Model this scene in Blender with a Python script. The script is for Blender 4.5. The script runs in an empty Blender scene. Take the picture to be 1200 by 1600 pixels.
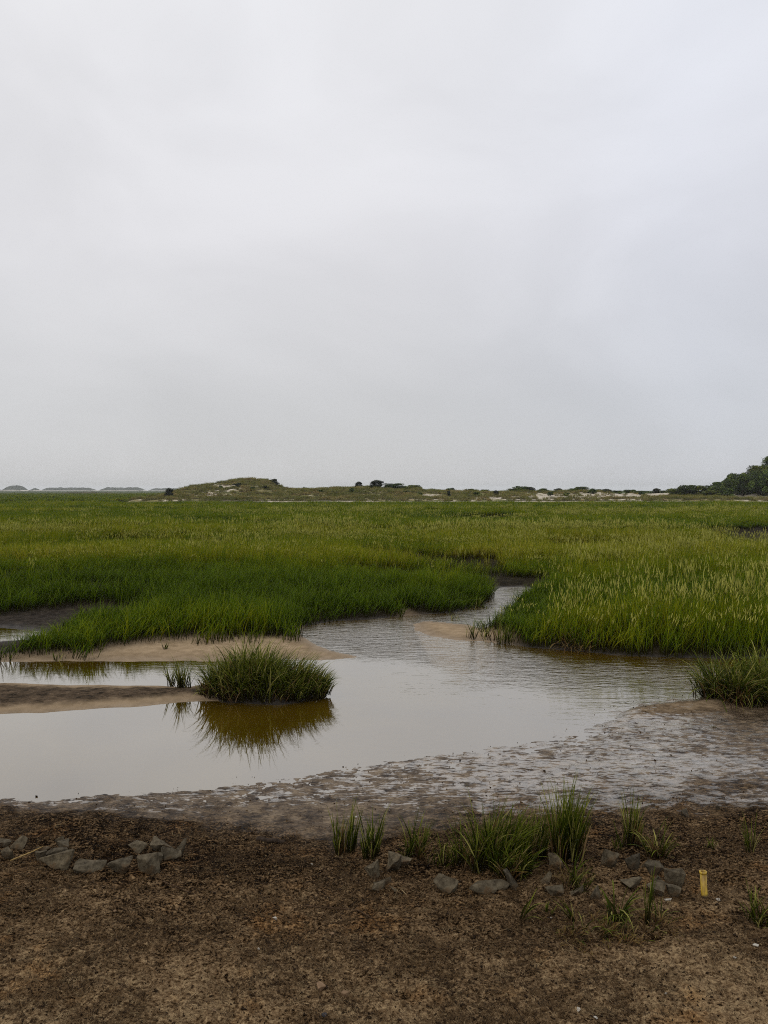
import bpy, bmesh, math, random
import numpy as np
from mathutils import Vector, Matrix, Euler

random.seed(7)
rng = np.random.default_rng(11)
S = bpy.context.scene

# ------------------------------------------------------------------ camera
CAMZ, F, HOR = 2.6, 1202.0, 766.0
TILT = math.atan((800 - HOR) / F)
cam_data = bpy.data.cameras.new("camera")
cam = bpy.data.objects.new("camera", cam_data)
S.collection.objects.link(cam)
cam.location = (0, 0, CAMZ)
cam.rotation_euler = (math.pi / 2 - TILT, 0, 0)
cam_data.sensor_fit = 'VERTICAL'
cam_data.sensor_height = 36
cam_data.lens = F / 1600 * 36
cam_data.clip_start = 0.05
cam_data.clip_end = 12000
S.camera = cam

# ------------------------------------------------------------------ world, sun, exposure
SUN_EL, SUN_AZ = math.radians(52), math.radians(215)
world = bpy.data.worlds.new("World")
S.world = world
world.use_nodes = True
wt = world.node_tree
wt.nodes.clear()


def N(t, kind, **kw):
    n = t.nodes.new(kind)
    ins = kw.pop('ins', {})
    for k, v in kw.items():
        setattr(n, k, v)
    for k, v in ins.items():
        n.inputs[k].default_value = v
    return n


def L(t, a, b):
    t.links.new(a, b)


def ramp(t, fac, stops, interp='LINEAR'):
    n = t.nodes.new('ShaderNodeValToRGB')
    n.color_ramp.interpolation = interp
    e = n.color_ramp.elements
    while len(e) < len(stops):
        e.new(0.5)
    for i, (p, c) in enumerate(stops):
        e[i].position = p
        if not isinstance(c, (tuple, list)):
            c = (c, c, c)
        e[i].color = (c[0], c[1], c[2], 1)
    if fac is not None:
        L(t, fac, n.inputs['Fac'])
    return n.outputs['Color']


def mixc(t, fac, a, b, blend='MIX'):
    n = t.nodes.new('ShaderNodeMix')
    n.data_type = 'RGBA'
    n.blend_type = blend
    n.clamp_factor = True
    for sock, v in ((n.inputs[0], fac), (n.inputs[6], a), (n.inputs[7], b)):
        if hasattr(v, 'is_output'):
            L(t, v, sock)
        elif isinstance(v, (tuple, list)):
            sock.default_value = (v[0], v[1], v[2], 1)
        else:
            sock.default_value = v
    return n.outputs[2]


def math_n(t, op, a, b=None, c=None, clamp=False):
    n = t.nodes.new('ShaderNodeMath')
    n.operation = op
    n.use_clamp = clamp
    for i, v in enumerate((a, b, c)):
        if v is None:
            continue
        if hasattr(v, 'is_output'):
            L(t, v, n.inputs[i])
        else:
            n.inputs[i].default_value = v
    return n.outputs[0]


def maprange(t, v, a, b, c=0.0, d=1.0, smooth=True):
    n = t.nodes.new('ShaderNodeMapRange')
    n.interpolation_type = 'SMOOTHSTEP' if smooth else 'LINEAR'
    L(t, v, n.inputs['Value'])
    n.inputs['From Min'].default_value = a
    n.inputs['From Max'].default_value = b
    n.inputs['To Min'].default_value = c
    n.inputs['To Max'].default_value = d
    return n.outputs['Result']


def noise(t, vec, scale, detail=4, rough=0.55, dist=0.0, stretch=None, lac=2.0):
    if stretch is not None:
        m = t.nodes.new('ShaderNodeMapping')
        L(t, vec, m.inputs['Vector'])
        m.inputs['Scale'].default_value = stretch
        vec = m.outputs['Vector']
    n = t.nodes.new('ShaderNodeTexNoise')
    L(t, vec, n.inputs['Vector'])
    n.inputs['Scale'].default_value = scale
    n.inputs['Detail'].default_value = detail
    n.inputs['Roughness'].default_value = rough
    n.inputs['Distortion'].default_value = dist
    n.inputs['Lacunarity'].default_value = lac
    return n.outputs['Fac']


sky = N(wt, 'ShaderNodeTexSky')
sky.sky_type = 'NISHITA'
sky.sun_disc = False
sky.sun_elevation = SUN_EL
sky.sun_rotation = SUN_AZ
tc = N(wt, 'ShaderNodeTexCoord')
sep = N(wt, 'ShaderNodeSeparateXYZ')
L(wt, tc.outputs['Generated'], sep.inputs[0])
cloud = ramp(wt, sep.outputs['Z'], [(0.0, (6.2, 6.22, 6.4)), (0.12, (6.5, 6.5, 6.65)), (0.3, (7.85, 7.8, 8.05)),
                                    (0.55, (8.9, 8.9, 9.15)), (1.0, (8.6, 8.6, 8.7))])
# colour ramps clamp nothing, but keep the values in a small range and scale after
n1 = noise(wt, tc.outputs['Generated'], 2.3, 5, 0.5, 0.5, (1, 1, 2.0))
n2 = noise(wt, tc.outputs['Generated'], 0.9, 2, 0.4)
v1 = maprange(wt, n1, 0.3, 0.72, 0.935, 1.07)
cm = N(wt, 'ShaderNodeVectorMath', operation='SCALE')
L(wt, cloud, cm.inputs[0])
L(wt, v1, cm.inputs['Scale'])
# the cloud sheet is thinner (bluer) towards the right, thicker and whiter to the left
side = math_n(wt, 'ADD', maprange(wt, sep.outputs['X'], -0.05, 0.5), math_n(wt, 'MULTIPLY', math_n(wt, 'SUBTRACT', n2, 0.5), 1.2), clamp=True)
tinted = mixc(wt, 1.0, cm.outputs[0], ramp(wt, side, [(0, (1.0, 0.995, 0.985)), (1, (0.94, 0.96, 1.0))]), 'MULTIPLY')
skyc = mixc(wt, 0.93, sky.outputs['Color'], tinted)
bg = N(wt, 'ShaderNodeBackground', ins={'Strength': 0.1})
L(wt, skyc, bg.inputs['Color'])
wo = N(wt, 'ShaderNodeOutputWorld')
L(wt, bg.outputs[0], wo.inputs['Surface'])

sd = bpy.data.lights.new("sun", 'SUN')
sd.energy = 0.6
sd.angle = math.radians(25)
sd.color = (1.0, 0.96, 0.9)
sun = bpy.data.objects.new("sun", sd)
S.collection.objects.link(sun)
sdir = Vector((math.sin(SUN_AZ) * math.cos(SUN_EL), math.cos(SUN_AZ) * math.cos(SUN_EL), math.sin(SUN_EL)))
sun.rotation_euler = sdir.to_track_quat('Z', 'Y').to_euler()

S.view_settings.view_transform = 'Standard'
S.view_settings.look = 'None'
S.view_settings.exposure = 0.0
S.view_settings.gamma = 1.0
S.view_settings.use_curve_mapping = False
S.render.engine = 'CYCLES'
S.cycles.use_denoising = False
S.cycles.filter_width = 1.05
S.cycles.max_bounces = 6
S.cycles.diffuse_bounces = 3
S.cycles.glossy_bounces = 3
S.cycles.transmission_bounces = 3
S.cycles.volume_bounces = 1
S.cycles.sample_clamp_indirect = 5

# ------------------------------------------------------------------ numeric helpers
_perm = rng.permutation(1024)
_ang = rng.uniform(0, 2 * math.pi, 1024)
_gx, _gy = np.cos(_ang), np.sin(_ang)


def perlin(x, y, seed=0):
    xi = np.floor(x).astype(np.int64)
    yi = np.floor(y).astype(np.int64)
    xf, yf = x - xi, y - yi

    def g(ix, iy, fx, fy):
        h = _perm[(_perm[(ix + seed * 37) & 1023] + iy) & 1023]
        return _gx[h] * fx + _gy[h] * fy
    u = xf * xf * xf * (xf * (xf * 6 - 15) + 10)
    v = yf * yf * yf * (yf * (yf * 6 - 15) + 10)
    a = g(xi, yi, xf, yf)
    b = g(xi + 1, yi, xf - 1, yf)
    c = g(xi, yi + 1, xf, yf - 1)
    d = g(xi + 1, yi + 1, xf - 1, yf - 1)
    return 1.4 * ((a + (b - a) * u) * (1 - v) + (c + (d - c) * u) * v)


def fbm(x, y, f, o=4, gain=0.5, seed=0):
    r, a, tot = 0, 1.0, 0
    for i in range(o):
        r = r + a * perlin(x * f + 17.3 * i, y * f - 9.1 * i, seed + i)
        tot += a
        a *= gain
        f *= 2.03
    return r / tot


def smooth(v, a, b):
    t = np.clip((v - a) / (b - a), 0, 1)
    return t * t * (3 - 2 * t)


def ray(px, py):
    x, y = (px - 600) / F, (800 - py) / F
    c, s = math.cos(TILT), math.sin(TILT)
    return np.array([x, c + y * s, -s + y * c])


def P(px, py, z=0.0):
    """point of the horizontal plane z seen at pixel px, py of the 1200x1600 photograph"""
    d = ray(px, py)
    t = (z - CAMZ) / d[2]
    return (d[0] * t, d[1] * t)


def poly(pts):
    return np.array([P(*p) if len(p) == 2 else (p[0], p[1]) for p in pts])


def sdf(pl, x, y):
    """signed distance to a closed polygon, negative inside"""
    d = np.full(x.shape, 1e18)
    inside = np.zeros(x.shape, bool)
    n = len(pl)
    for i in range(n):
        ax, ay = pl[i]
        bx, by = pl[(i + 1) % n]
        ex, ey = bx - ax, by - ay
        t = np.clip(((x - ax) * ex + (y - ay) * ey) / (ex * ex + ey * ey + 1e-12), 0, 1)
        d = np.minimum(d, (x - ax - ex * t) ** 2 + (y - ay - ey * t) ** 2)
        c = ((ay > y) != (by > y)) & (x < ex * (y - ay) / (ey + (1e-12 if ey >= 0 else -1e-12)) + ax)
        inside ^= c
    d = np.sqrt(d)
    return np.where(inside, -d, d)


# ------------------------------------------------------------------ plan of the creek (shorelines on the ground plane)
shore_near = [(-900, 1335), (-300, 1287), (0, 1262), (150, 1250), (300, 1237), (400, 1225), (500, 1212), (600, 1195), (700, 1180),
              (800, 1165), (880, 1150), (935, 1135), (955, 1118), (985, 1104), (1050, 1095), (1095, 1090), (1150, 1080), (1300, 1070), (1700, 1064)]
WATER = poly(shore_near + [
    (1700, 1036), (1300, 1031), (1100, 1029), (1000, 1026), (930, 1021), (830, 1013), (760, 1003), (710, 1000), (670, 994), (646, 985), (643, 976),
    (660, 970), (700, 972), (735, 976), (755, 982), (768, 974), (785, 963), (800, 950), (824, 938), (858, 929), (852, 922), (810, 917), (782, 917),
    (770, 926), (766, 936), (758, 946), (700, 958), (600, 966), (520, 972), (480, 978), (467, 990), (490, 1004), (520, 1017), (562, 1028), (500, 1032),
    (430, 1030), (330, 1033), (200, 1034), (0, 1035), (-300, 1037), (-900, 1042), (-900, 1060), (-300, 1066), (0, 1069), (150, 1071),
    (300, 1072), (330, 1068), (430, 1066), (505, 1070), (519, 1080), (495, 1088), (400, 1097), (330, 1096), (300, 1098), (200, 1105), (100, 1111),
    (0, 1117), (-300, 1130), (-900, 1155)])
POOL = poly([(-500, 980), (0, 981), (40, 985), (80, 992), (60, 998), (0, 1001), (-500, 1004)])
NEARLAND = np.vstack([poly(shore_near), [(60, 8), (60, -40), (-60, -40), (-60, 4)]])
FORE = np.vstack([poly([(-1500, 1292), (-900, 1285), (0, 1266), (150, 1266), (300, 1284), (420, 1312), (520, 1318), (620, 1308), (760, 1280), (900, 1262),
                        (1050, 1254), (1200, 1250), (2200, 1240)]), [(60, -40), (-60, -40)]])
BAR = poly([(-900, 1050), (545, 1050), (545, 1110), (-900, 1145)])
SPIT = poly([(-900, 1050), (-900, 1033), (0, 1030), (130, 1027), (240, 1010), (330, 1004), (430, 1002), (462, 996), (466, 980), (640, 1010), (600, 1045)])
HOOK = poly([(625, 960), (740, 968), (765, 985), (772, 990), (800, 1007), (800, 1030), (760, 1020), (625, 1000)])
MUDFLAT = poly([(-900, 970), (0, 966), (60, 961), (115, 956), (150, 955), (180, 956), (215, 959), (238, 966), (225, 978), (150, 980), (100, 990), (70, 1006), (36, 1012), (24, 1026), (0, 1032), (-900, 1034)])
CREEK = poly([(1062, 836), (1100, 833), (1200, 831), (1800, 829), (1800, 872), (1200, 870), (1130, 862), (1085, 850)])
GAP = poly([(560, 873), (690, 882), (745, 889), (792, 900), (784, 906), (735, 903), (650, 898), (560, 890)])
GAP_A = poly([(-400, 924), (0, 926), (120, 931), (235, 936), (300, 944), (200, 944), (60, 940), (-400, 940)])
GAP_B = poly([(868, 917), (960, 908), (1080, 904), (1300, 902), (1300, 894), (1060, 896), (930, 900), (860, 909)])
GAP_C = poly([(40, 836), (130, 834), (190, 837), (150, 842), (60, 841)])
GAP_D = poly([(560, 832), (760, 830), (960, 834), (1010, 838), (800, 837), (600, 836)])
GAP_E = poly([(520, 905), (640, 908), (690, 916), (640, 919), (540, 913)])
BARE = [MUDFLAT, SPIT, HOOK, CREEK, GAP, GAP_A, GAP_B, GAP_C, GAP_D, GAP_E]


def terrain(x, y, full=False):
    x = np.asarray(x, float)
    y = np.asarray(y, float)
    w = 0.05 + 0.004 * np.clip(y, 0, 60)
    wx = x + w * fbm(x, y, 1.3, 3, seed=3)
    wy = y + w * 1.6 * fbm(x, y, 1.1, 3, seed=9)
    s = np.minimum(sdf(WATER, wx, wy), sdf(POOL, wx, wy))
    near = -sdf(NEARLAND, wx, wy)
    nearm = smooth(near, -0.8, 0.0)
    sf = -sdf(FORE, wx, wy) + 0.2 * fbm(x, y, 1.7, 3, seed=21)
    fore = smooth(sf + 0.8 * fbm(x * 0.6, y, 1.4, 5, 0.65, seed=23), -0.6, 0.7)
    bar = smooth(-sdf(BAR, x, y), -0.05, 0.3)
    spit = smooth(-sdf(SPIT, x, y), -0.35, 0.25)
    hook = smooth(-sdf(HOOK, x, y), -0.3, 0.3)
    mud = smooth(-sdf(MUDFLAT, x, y), -0.3, 0.3)
    creek = np.maximum(smooth(-sdf(CREEK, x, y), -0.5, 1.0), smooth(-sdf(GAP, x, y), -0.4, 0.5))
    sp = np.clip(s, 0, None)
    sand = np.maximum(spit, hook)
    z_marsh = 0.11 * (1 - np.exp(-sp / 0.2)) + 0.18 * smooth(sp, 0.6, 4.0) + 0.04 * fbm(x, y, 0.35, 3, seed=31)
    z_marsh = z_marsh * np.clip(sp * 3, 0, 1)
    z_sand = 0.085 * (1 - np.exp(-sp / 0.9)) + 0.006 * fbm(x, y, 3, 3, seed=5)
    z_mud = 0.055 * (1 - np.exp(-sp / 0.5)) + 0.03 * fbm(x, y, 4.5, 4, 0.6, seed=6) * np.clip(sp * 2, 0, 1)
    z_bar = 0.085 * (1 - np.exp(-sp / 0.35)) + 0.016 * fbm(x, y, 7, 4, 0.6, seed=7) * np.clip(sp * 5, 0, 1)
    z = z_marsh
    z = z + (z_mud - z) * mud
    z = z + (z_sand - z) * sand
    z = z + (z_bar - z) * bar
    z = z + (0.04 + 0.04 * fbm(x, y, 0.6, 3, seed=8) - z) * creek
    z = np.where(s < 0, -0.012 + 0.12 * s, z)
    # wet flats in front of the creek, where the last film of water breaks up between mud lumps
    near_s = np.where(near > 0, near, near)
    dry = fbm(x * 0.55, y, 1.2, 3, seed=14)
    zf = (0.010 - 0.004 * smooth(x, -1.0, 3.0)) * np.tanh(near_s * 1.1) + np.where(near_s < 0, 0.05 * near_s, 0.0)
    zf = zf + 0.006 * dry + 0.008 * fbm(x * 0.6, y, 4.0, 5, 0.62, seed=15) + 0.012 * fbm(x * 0.5, y, 13, 4, 0.65, seed=16)
    raised = smooth(-sdf(poly([(950, 1118), (985, 1100), (1100, 1085), (1400, 1070), (1400, 1112), (1200, 1106), (1080, 1112)]), x, y), -0.35, 0.2)
    zf = zf + 0.04 * raised * smooth(near_s, 0, 0.25)
    sfp = np.clip(sf, 0, None)
    lump = fbm(x, y, 2.2, 3, 0.5, seed=40) * 0.035 + fbm(x, y, 8.0, 5, 0.62, seed=44) * 0.034
    ridge = 1 - np.abs(fbm(x, y, 5.0, 4, 0.6, seed=50)) * 3
    foot = np.clip(perlin(x * 3.1, y * 3.1, 60) - 0.35, 0, 1) * -0.07
    zd = 0.022 + 0.09 * (1 - np.exp(-sfp / 0.6)) + 0.045 * sfp + lump + 0.010 * ridge + foot
    zc = zf + (zd - zf) * fore
    z = z + (zc - z) * nearm
    # the ground climbs very slightly to the foot of the dunes
    z = z + 0.80 * smooth(y, 125, 140) * smooth(x, -46, -34)
    if not full:
        return z
    dirt = fore * nearm
    flats = nearm * (1 - fore)
    marsh = (1 - nearm) * (1 - bar) * (1 - sand) * (1 - mud) * smooth(s, 0.0, 0.25)
    return z, dict(sand=np.maximum(sand * (1 - nearm), raised * flats * 0.35), dirt=dirt, flats=flats, marsh=marsh, bar=bar, s=s)


def tz(x, y):
    return float(terrain(np.array([x]), np.array([y]))[0])


def G(px, py):
    """ground point under a pixel"""
    z = 0.05
    for _ in range(6):
        x, y = P(px, py, z)
        z = tz(x, y)
    return x, y, z


# ------------------------------------------------------------------ object helpers
def link(o, parent=None):
    S.collection.objects.link(o)
    if parent is not None:
        o.parent = parent
    return o


def tag(o, label=None, cat=None, group=None, kind=None):
    if label:
        o['label'] = label
    if cat:
        o['category'] = cat
    if group:
        o['group'] = group
    if kind:
        o['kind'] = kind
    return o


def empty(name, loc):
    o = bpy.data.objects.new(name, None)
    o.location = loc
    o.empty_display_size = 0.1
    return link(o)


def mesh_np(name, V, Fq, mat=None, attrs=None, smooth_shade=False):
    """V (n,3); Fq list of (m,k) index arrays"""
    me = bpy.data.meshes.new(name)
    me.vertices.add(len(V))
    me.vertices.foreach_set('co', np.asarray(V, np.float32).ravel())
    idx = np.concatenate([f.ravel() for f in Fq]).astype(np.int32)
    tot = np.concatenate([np.full(len(f), f.shape[1]) for f in Fq]).astype(np.int32)
    me.loops.add(len(idx))
    me.loops.foreach_set('vertex_index', idx)
    me.polygons.add(len(tot))
    st = np.concatenate([[0], np.cumsum(tot)[:-1]]).astype(np.int32)
    me.polygons.foreach_set('loop_start', st)
    me.polygons.foreach_set('loop_total', tot)
    if smooth_shade:
        me.polygons.foreach_set('use_smooth', np.ones(len(tot), bool))
    if attrs:
        for k, v in attrs.items():
            a = me.attributes.new(k, 'FLOAT', 'POINT')
            a.data.foreach_set('value', np.asarray(v, np.float32))
    me.update(calc_edges=True)
    if mat:
        me.materials.append(mat)
    return me


def new_mat(name):
    m = bpy.data.materials.new(name)
    m.use_nodes = True
    t = m.node_tree
    t.nodes.clear()
    out = t.nodes.new('ShaderNodeOutputMaterial')
    return m, t, out


def attr(t, name, typ='GEOMETRY'):
    n = t.nodes.new('ShaderNodeAttribute')
    n.attribute_type = typ
    n.attribute_name = name
    return n.outputs['Fac']


def principled(t, out, col, rough=0.8, spec=0.5, normal=None):
    b = t.nodes.new('ShaderNodeBsdfPrincipled')
    for s, v in ((b.inputs['Base Color'], col), (b.inputs['Roughness'], rough), (b.inputs['Specular IOR Level'], spec)):
        if hasattr(v, 'is_output'):
            L(t, v, s)
        elif isinstance(v, (tuple, list)):
            s.default_value = (v[0], v[1], v[2], 1)
        else:
            s.default_value = v
    if normal is not None:
        L(t, normal, b.inputs['Normal'])
    if out is not None:
        L(t, b.outputs[0], out.inputs['Surface'])
    return b


def bump(t, h, strength, dist, normal=None):
    b = t.nodes.new('ShaderNodeBump')
    L(t, h, b.inputs['Height'])
    if hasattr(strength, 'is_output'):
        L(t, strength, b.inputs['Strength'])
    else:
        b.inputs['Strength'].default_value = strength
    b.inputs['Distance'].default_value = dist
    if normal is not None:
        L(t, normal, b.inputs['Normal'])
    return b.outputs['Normal']


# ------------------------------------------------------------------ ground material
def ground_material():
    m, t, out = new_mat('ground_soil')
    co = t.nodes.new('ShaderNodeTexCoord').outputs['Object']
    sp = t.nodes.new('ShaderNodeSeparateXYZ')
    L(t, co, sp.inputs[0])
    X, Y, Z = sp.outputs
    big = noise(t, co, 0.9, 3, 0.5)
    med = noise(t, co, 6, 6, 0.62)
    fine = noise(t, co, 62, 4, 0.62)
    gran = noise(t, co, 150, 3, 0.6)
    streak = noise(t, co, 34, 5, 0.6, 1.2, (0.45, 1.0, 1.0))
    # dark wrack and dirt over sand
    sandy = math_n(t, 'ADD', maprange(t, Y, 4.15, 3.7, -0.006, 0.034), maprange(t, Y, 5.15, 4.6, -0.040, 0.004))
    v = math_n(t, 'ADD', math_n(t, 'MULTIPLY', fine, 0.45), math_n(t, 'MULTIPLY', med, 0.20))
    v = math_n(t, 'ADD', v, math_n(t, 'MULTIPLY', streak, 0.35))
    v = math_n(t, 'ADD', v, math_n(t, 'MULTIPLY', math_n(t, 'SUBTRACT', big, 0.5), 0.14))
    v = math_n(t, 'ADD', v, sandy)
    dirtc = ramp(t, v, [(0.40, (0.003, 0.0012, 0.0004)), (0.455, (0.026, 0.014, 0.005)), (0.492, (0.155, 0.094, 0.045)),
                        (0.540, (0.255, 0.165, 0.086)), (0.62, (0.46, 0.32, 0.17))])
    rust = maprange(t, noise(t, co, 2.3, 5, 0.6), 0.52, 0.68)
    dirtc = mixc(t, math_n(t, 'MULTIPLY', rust, 0.55), dirtc, mixc(t, 1.0, dirtc, (1.25, 0.95, 0.6), 'MULTIPLY'))
    # wet grey-brown flats
    fv = math_n(t, 'ADD', math_n(t, 'MULTIPLY', med, 0.5), math_n(t, 'MULTIPLY', streak, 0.5))
    flatc = ramp(t, fv, [(0.40, (0.018, 0.010, 0.005)), (0.5, (0.095, 0.064, 0.036)), (0.60, (0.20, 0.145, 0.088))])
    sandc = ramp(t, math_n(t, 'ADD', math_n(t, 'MULTIPLY', med, 0.6), math_n(t, 'MULTIPLY', gran, 0.4)),
                 [(0.3, (0.18, 0.125, 0.068)), (0.6, (0.42, 0.31, 0.195))])
    wet = maprange(t, Z, 0.055, 0.012)
    sandc = mixc(t, math_n(t, 'MULTIPLY', wet, 0.45), sandc, (0.14, 0.098, 0.058))
    barc = ramp(t, fv, [(0.40, (0.020, 0.015, 0.010)), (0.56, (0.10, 0.070, 0.044)), (0.7, (0.19, 0.135, 0.085))])
    barc = mixc(t, maprange(t, Z, 0.058, 0.02), barc, sandc)
    mudc = ramp(t, fv, [(0.38, (0.012, 0.010, 0.008)), (0.55, (0.045, 0.036, 0.028)), (0.7, (0.09, 0.072, 0.055))])
    # under and beyond the modelled grass: thatch near, green sward far
    band = noise(t, co, 0.035, 4, 0.6, 0.3, (0.4, 1.4, 1.0))
    sward = ramp(t, band, [(0.35, (0.030, 0.046, 0.010)), (0.5, (0.048, 0.066, 0.015)), (0.65, (0.090, 0.092, 0.030))])
    marshc = mixc(t, maprange(t, Y, 110, 190), ramp(t, med, [(0.3, (0.010, 0.008, 0.005)), (0.7, (0.035, 0.028, 0.015))]), sward)
    strip = math_n(t, 'MULTIPLY', maprange(t, Y, 124.5, 126), maprange(t, Y, 135, 132))
    strip = math_n(t, 'MULTIPLY', strip, maprange(t, X, -36, -30))
    marshc = mixc(t, math_n(t, 'MULTIPLY', strip, maprange(t, noise(t, co, 0.25, 4, 0.6, 0, (0.35, 1, 1)), 0.36, 0.44)), marshc, (0.50, 0.43, 0.33))
    c = mudc
    c = mixc(t, attr(t, 'marsh'), c, marshc)
    c = mixc(t, attr(t, 'bar'), c, barc)
    c = mixc(t, attr(t, 'flats'), c, flatc)
    c = mixc(t, attr(t, 'sand'), c, sandc)
    c = mixc(t, attr(t, 'dirt'), c, dirtc)
    wetr = maprange(t, Z, 0.035, 0.0, 0.0, 1.0)
    rough = math_n(t, 'SUBTRACT', 0.92, math_n(t, 'MULTIPLY', wetr, math_n(t, 'ADD', 0.20, math_n(t, 'MULTIPLY', med, 0.3))))
    h = math_n(t, 'ADD', math_n(t, 'MULTIPLY', fine, 0.7), math_n(t, 'MULTIPLY', gran, 0.3))
    st = math_n(t, 'ADD', math_n(t, 'MULTIPLY', attr(t, 'dirt'), 0.75), 0.25)
    nrm = bump(t, h, st, 0.05)
    spc = math_n(t, 'ADD', 0.03, math_n(t, 'MULTIPLY', wetr, 0.22))
    pb = principled(t, None, c, rough, spc, nrm)
    # a film of water lies on the flats wherever they are low
    fr = t.nodes.new('ShaderNodeFresnel')
    fr.inputs['IOR'].default_value = 1.33
    fn = bump(t, math_n(t, 'ADD', math_n(t, 'MULTIPLY', streak, 0.6), math_n(t, 'MULTIPLY', fine, 0.4)), 0.35, 0.02)
    L(t, fn, fr.inputs['Normal'])
    gl = t.nodes.new('ShaderNodeBsdfGlossy')
    gl.inputs['Roughness'].default_value = 0.14
    gl.inputs['Color'].default_value = (0.97, 0.93, 0.87, 1)
    L(t, fn, gl.inputs['Normal'])
    fl2 = noise(t, co, 19, 7, 0.7, 0.6, (0.38, 1.0, 1.0))
    big2 = noise(t, co, 0.8, 4, 0.6, 0.5, (0.5, 1.2, 1.0))
    wetside = math_n(t, 'ADD', maprange(t, X, -2.5, 2.6, -0.024, 0.006), math_n(t, 'MULTIPLY', math_n(t, 'SUBTRACT', big2, 0.5), 0.10))
    wetside = math_n(t, 'ADD', wetside, maprange(t, Y, 5.3, 6.4, -0.022, 0.002))
    film = maprange(t, math_n(t, 'ADD', math_n(t, 'SUBTRACT', math_n(t, 'MULTIPLY', fl2, 0.22), Z), wetside), 0.097, 0.114)
    film = math_n(t, 'MULTIPLY', film, attr(t, 'flats'))
    film = math_n(t, 'MULTIPLY', film, math_n(t, 'POWER', fr.outputs[0], 0.45))
    mx = t.nodes.new('ShaderNodeMixShader')
    L(t, film, mx.inputs[0])
    L(t, pb.outputs[0], mx.inputs[1])
    L(t, gl.outputs[0], mx.inputs[2])
    L(t, mx.outputs[0], out.inputs['Surface'])
    return m


def build_ground():
    NC = 1150
    near_rows = 1.0 / np.linspace(1 / 2.2, 1 / 62.0, 980)
    back = np.concatenate([np.linspace(-25, 0, 26)[:-1], np.linspace(0, 2.2, 30)[:-1]])
    far = np.geomspace(62.0, 2600.0, 110)[1:]
    ys = np.concatenate([back, near_rows, far])
    u = np.linspace(-1, 1, NC)
    half = 0.72 * np.clip(ys, 2.2, None) + 1.2
    half = half + 20 * np.clip(-ys / 25, 0, 1) + 0.5 * np.clip(ys - 62, 0, None)
    Xg = half[:, None] * (0.62 * u + 0.38 * u ** 3)[None, :] * 1.15
    Yg = np.repeat(ys[:, None], NC, 1)
    z, a = terrain(Xg.ravel(), Yg.ravel(), True)
    V = np.stack([Xg.ravel(), Yg.ravel(), z], 1)
    R = len(ys)
    i = np.arange(R * NC).reshape(R, NC)
    Q = np.stack([i[:-1, :-1], i[:-1, 1:], i[1:, 1:], i[1:, :-1]], -1).reshape(-1, 4)
    me = mesh_np('ground', V, [Q], ground_material(), {k: v for k, v in a.items() if k != 's'}, True)
    o = link(bpy.data.objects.new('ground', me))
    tag(o, kind='structure')


build_ground()


# ------------------------------------------------------------------ water
def build_water():
    m, t, out = new_mat('creek_water')
    co = t.nodes.new('ShaderNodeTexCoord').outputs['Object']
    sp = t.nodes.new('ShaderNodeSeparateXYZ')
    L(t, co, sp.inputs[0])
    rip = noise(t, co, 9, 3, 0.5, 0.6, (0.35, 1.0, 1.0))
    rip2 = noise(t, co, 34, 2, 0.5, 0.3, (0.4, 1.0, 1.0))
    swell = noise(t, co, 1.6, 2, 0.5, 0.0, (0.5, 1.0, 1.0))
    # the current ruffles the far channel and the right arm; the near pool lies still
    ruf = math_n(t, 'MULTIPLY', maprange(t, sp.outputs['Y'], 8.0, 12.5, 0.11, 1.0), maprange(t, noise(t, co, 0.5, 3, 0.6), 0.36, 0.6, 0.30, 1.0))
    ruf = math_n(t, 'MULTIPLY', ruf, maprange(t, math_n(t, 'ADD', sp.outputs['X'], math_n(t, 'MULTIPLY', maprange(t, sp.outputs['Y'], 11.2, 12.8), 5.0)), -1.5, 2.0, 0.12, 1.0))
    h = math_n(t, 'ADD', math_n(t, 'MULTIPLY', rip, 0.75), math_n(t, 'MULTIPLY', rip2, 0.25))
    nrm = bump(t, h, ruf, 0.045)
    nrm = bump(t, swell, 0.05, 0.03, nrm)
    fr = t.nodes.new('ShaderNodeFresnel')
    fr.inputs['IOR'].default_value = 1.33
    L(t, nrm, fr.inputs['Normal'])
    fac = math_n(t, 'POWER', fr.outputs[0], 0.42)
    silt = noise(t, co, 0.45, 3, 0.5, 0.8)
    body = ramp(t, silt, [(0.35, (0.058, 0.031, 0.0005)), (0.65, (0.092, 0.055, 0.003))])
    df = t.nodes.new('ShaderNodeBsdfDiffuse')
    L(t, body, df.inputs['Color'])
    gl = t.nodes.new('ShaderNodeBsdfGlossy')
    gl.inputs['Roughness'].default_value = 0.03
    gl.inputs['Color'].default_value = (1.0, 0.985, 0.94, 1)
    L(t, nrm, gl.inputs['Normal'])
    mx = t.nodes.new('ShaderNodeMixShader')
    L(t, fac, mx.inputs[0])
    L(t, df.outputs[0], mx.inputs[1])
    L(t, gl.outputs[0], mx.inputs[2])
    L(t, mx.outputs[0], out.inputs['Surface'])
    x0, x1, y0, y1 = -34, 34, 3.2, 62
    me = mesh_np('water', np.array([(x0, y0, 0), (x1, y0, 0), (x1, y1, 0), (x0, y1, 0)], float), [np.array([[0, 1, 2, 3]])], m)
    o = link(bpy.data.objects.new('water', me))
    tag(o, kind='structure')


build_water()


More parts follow.
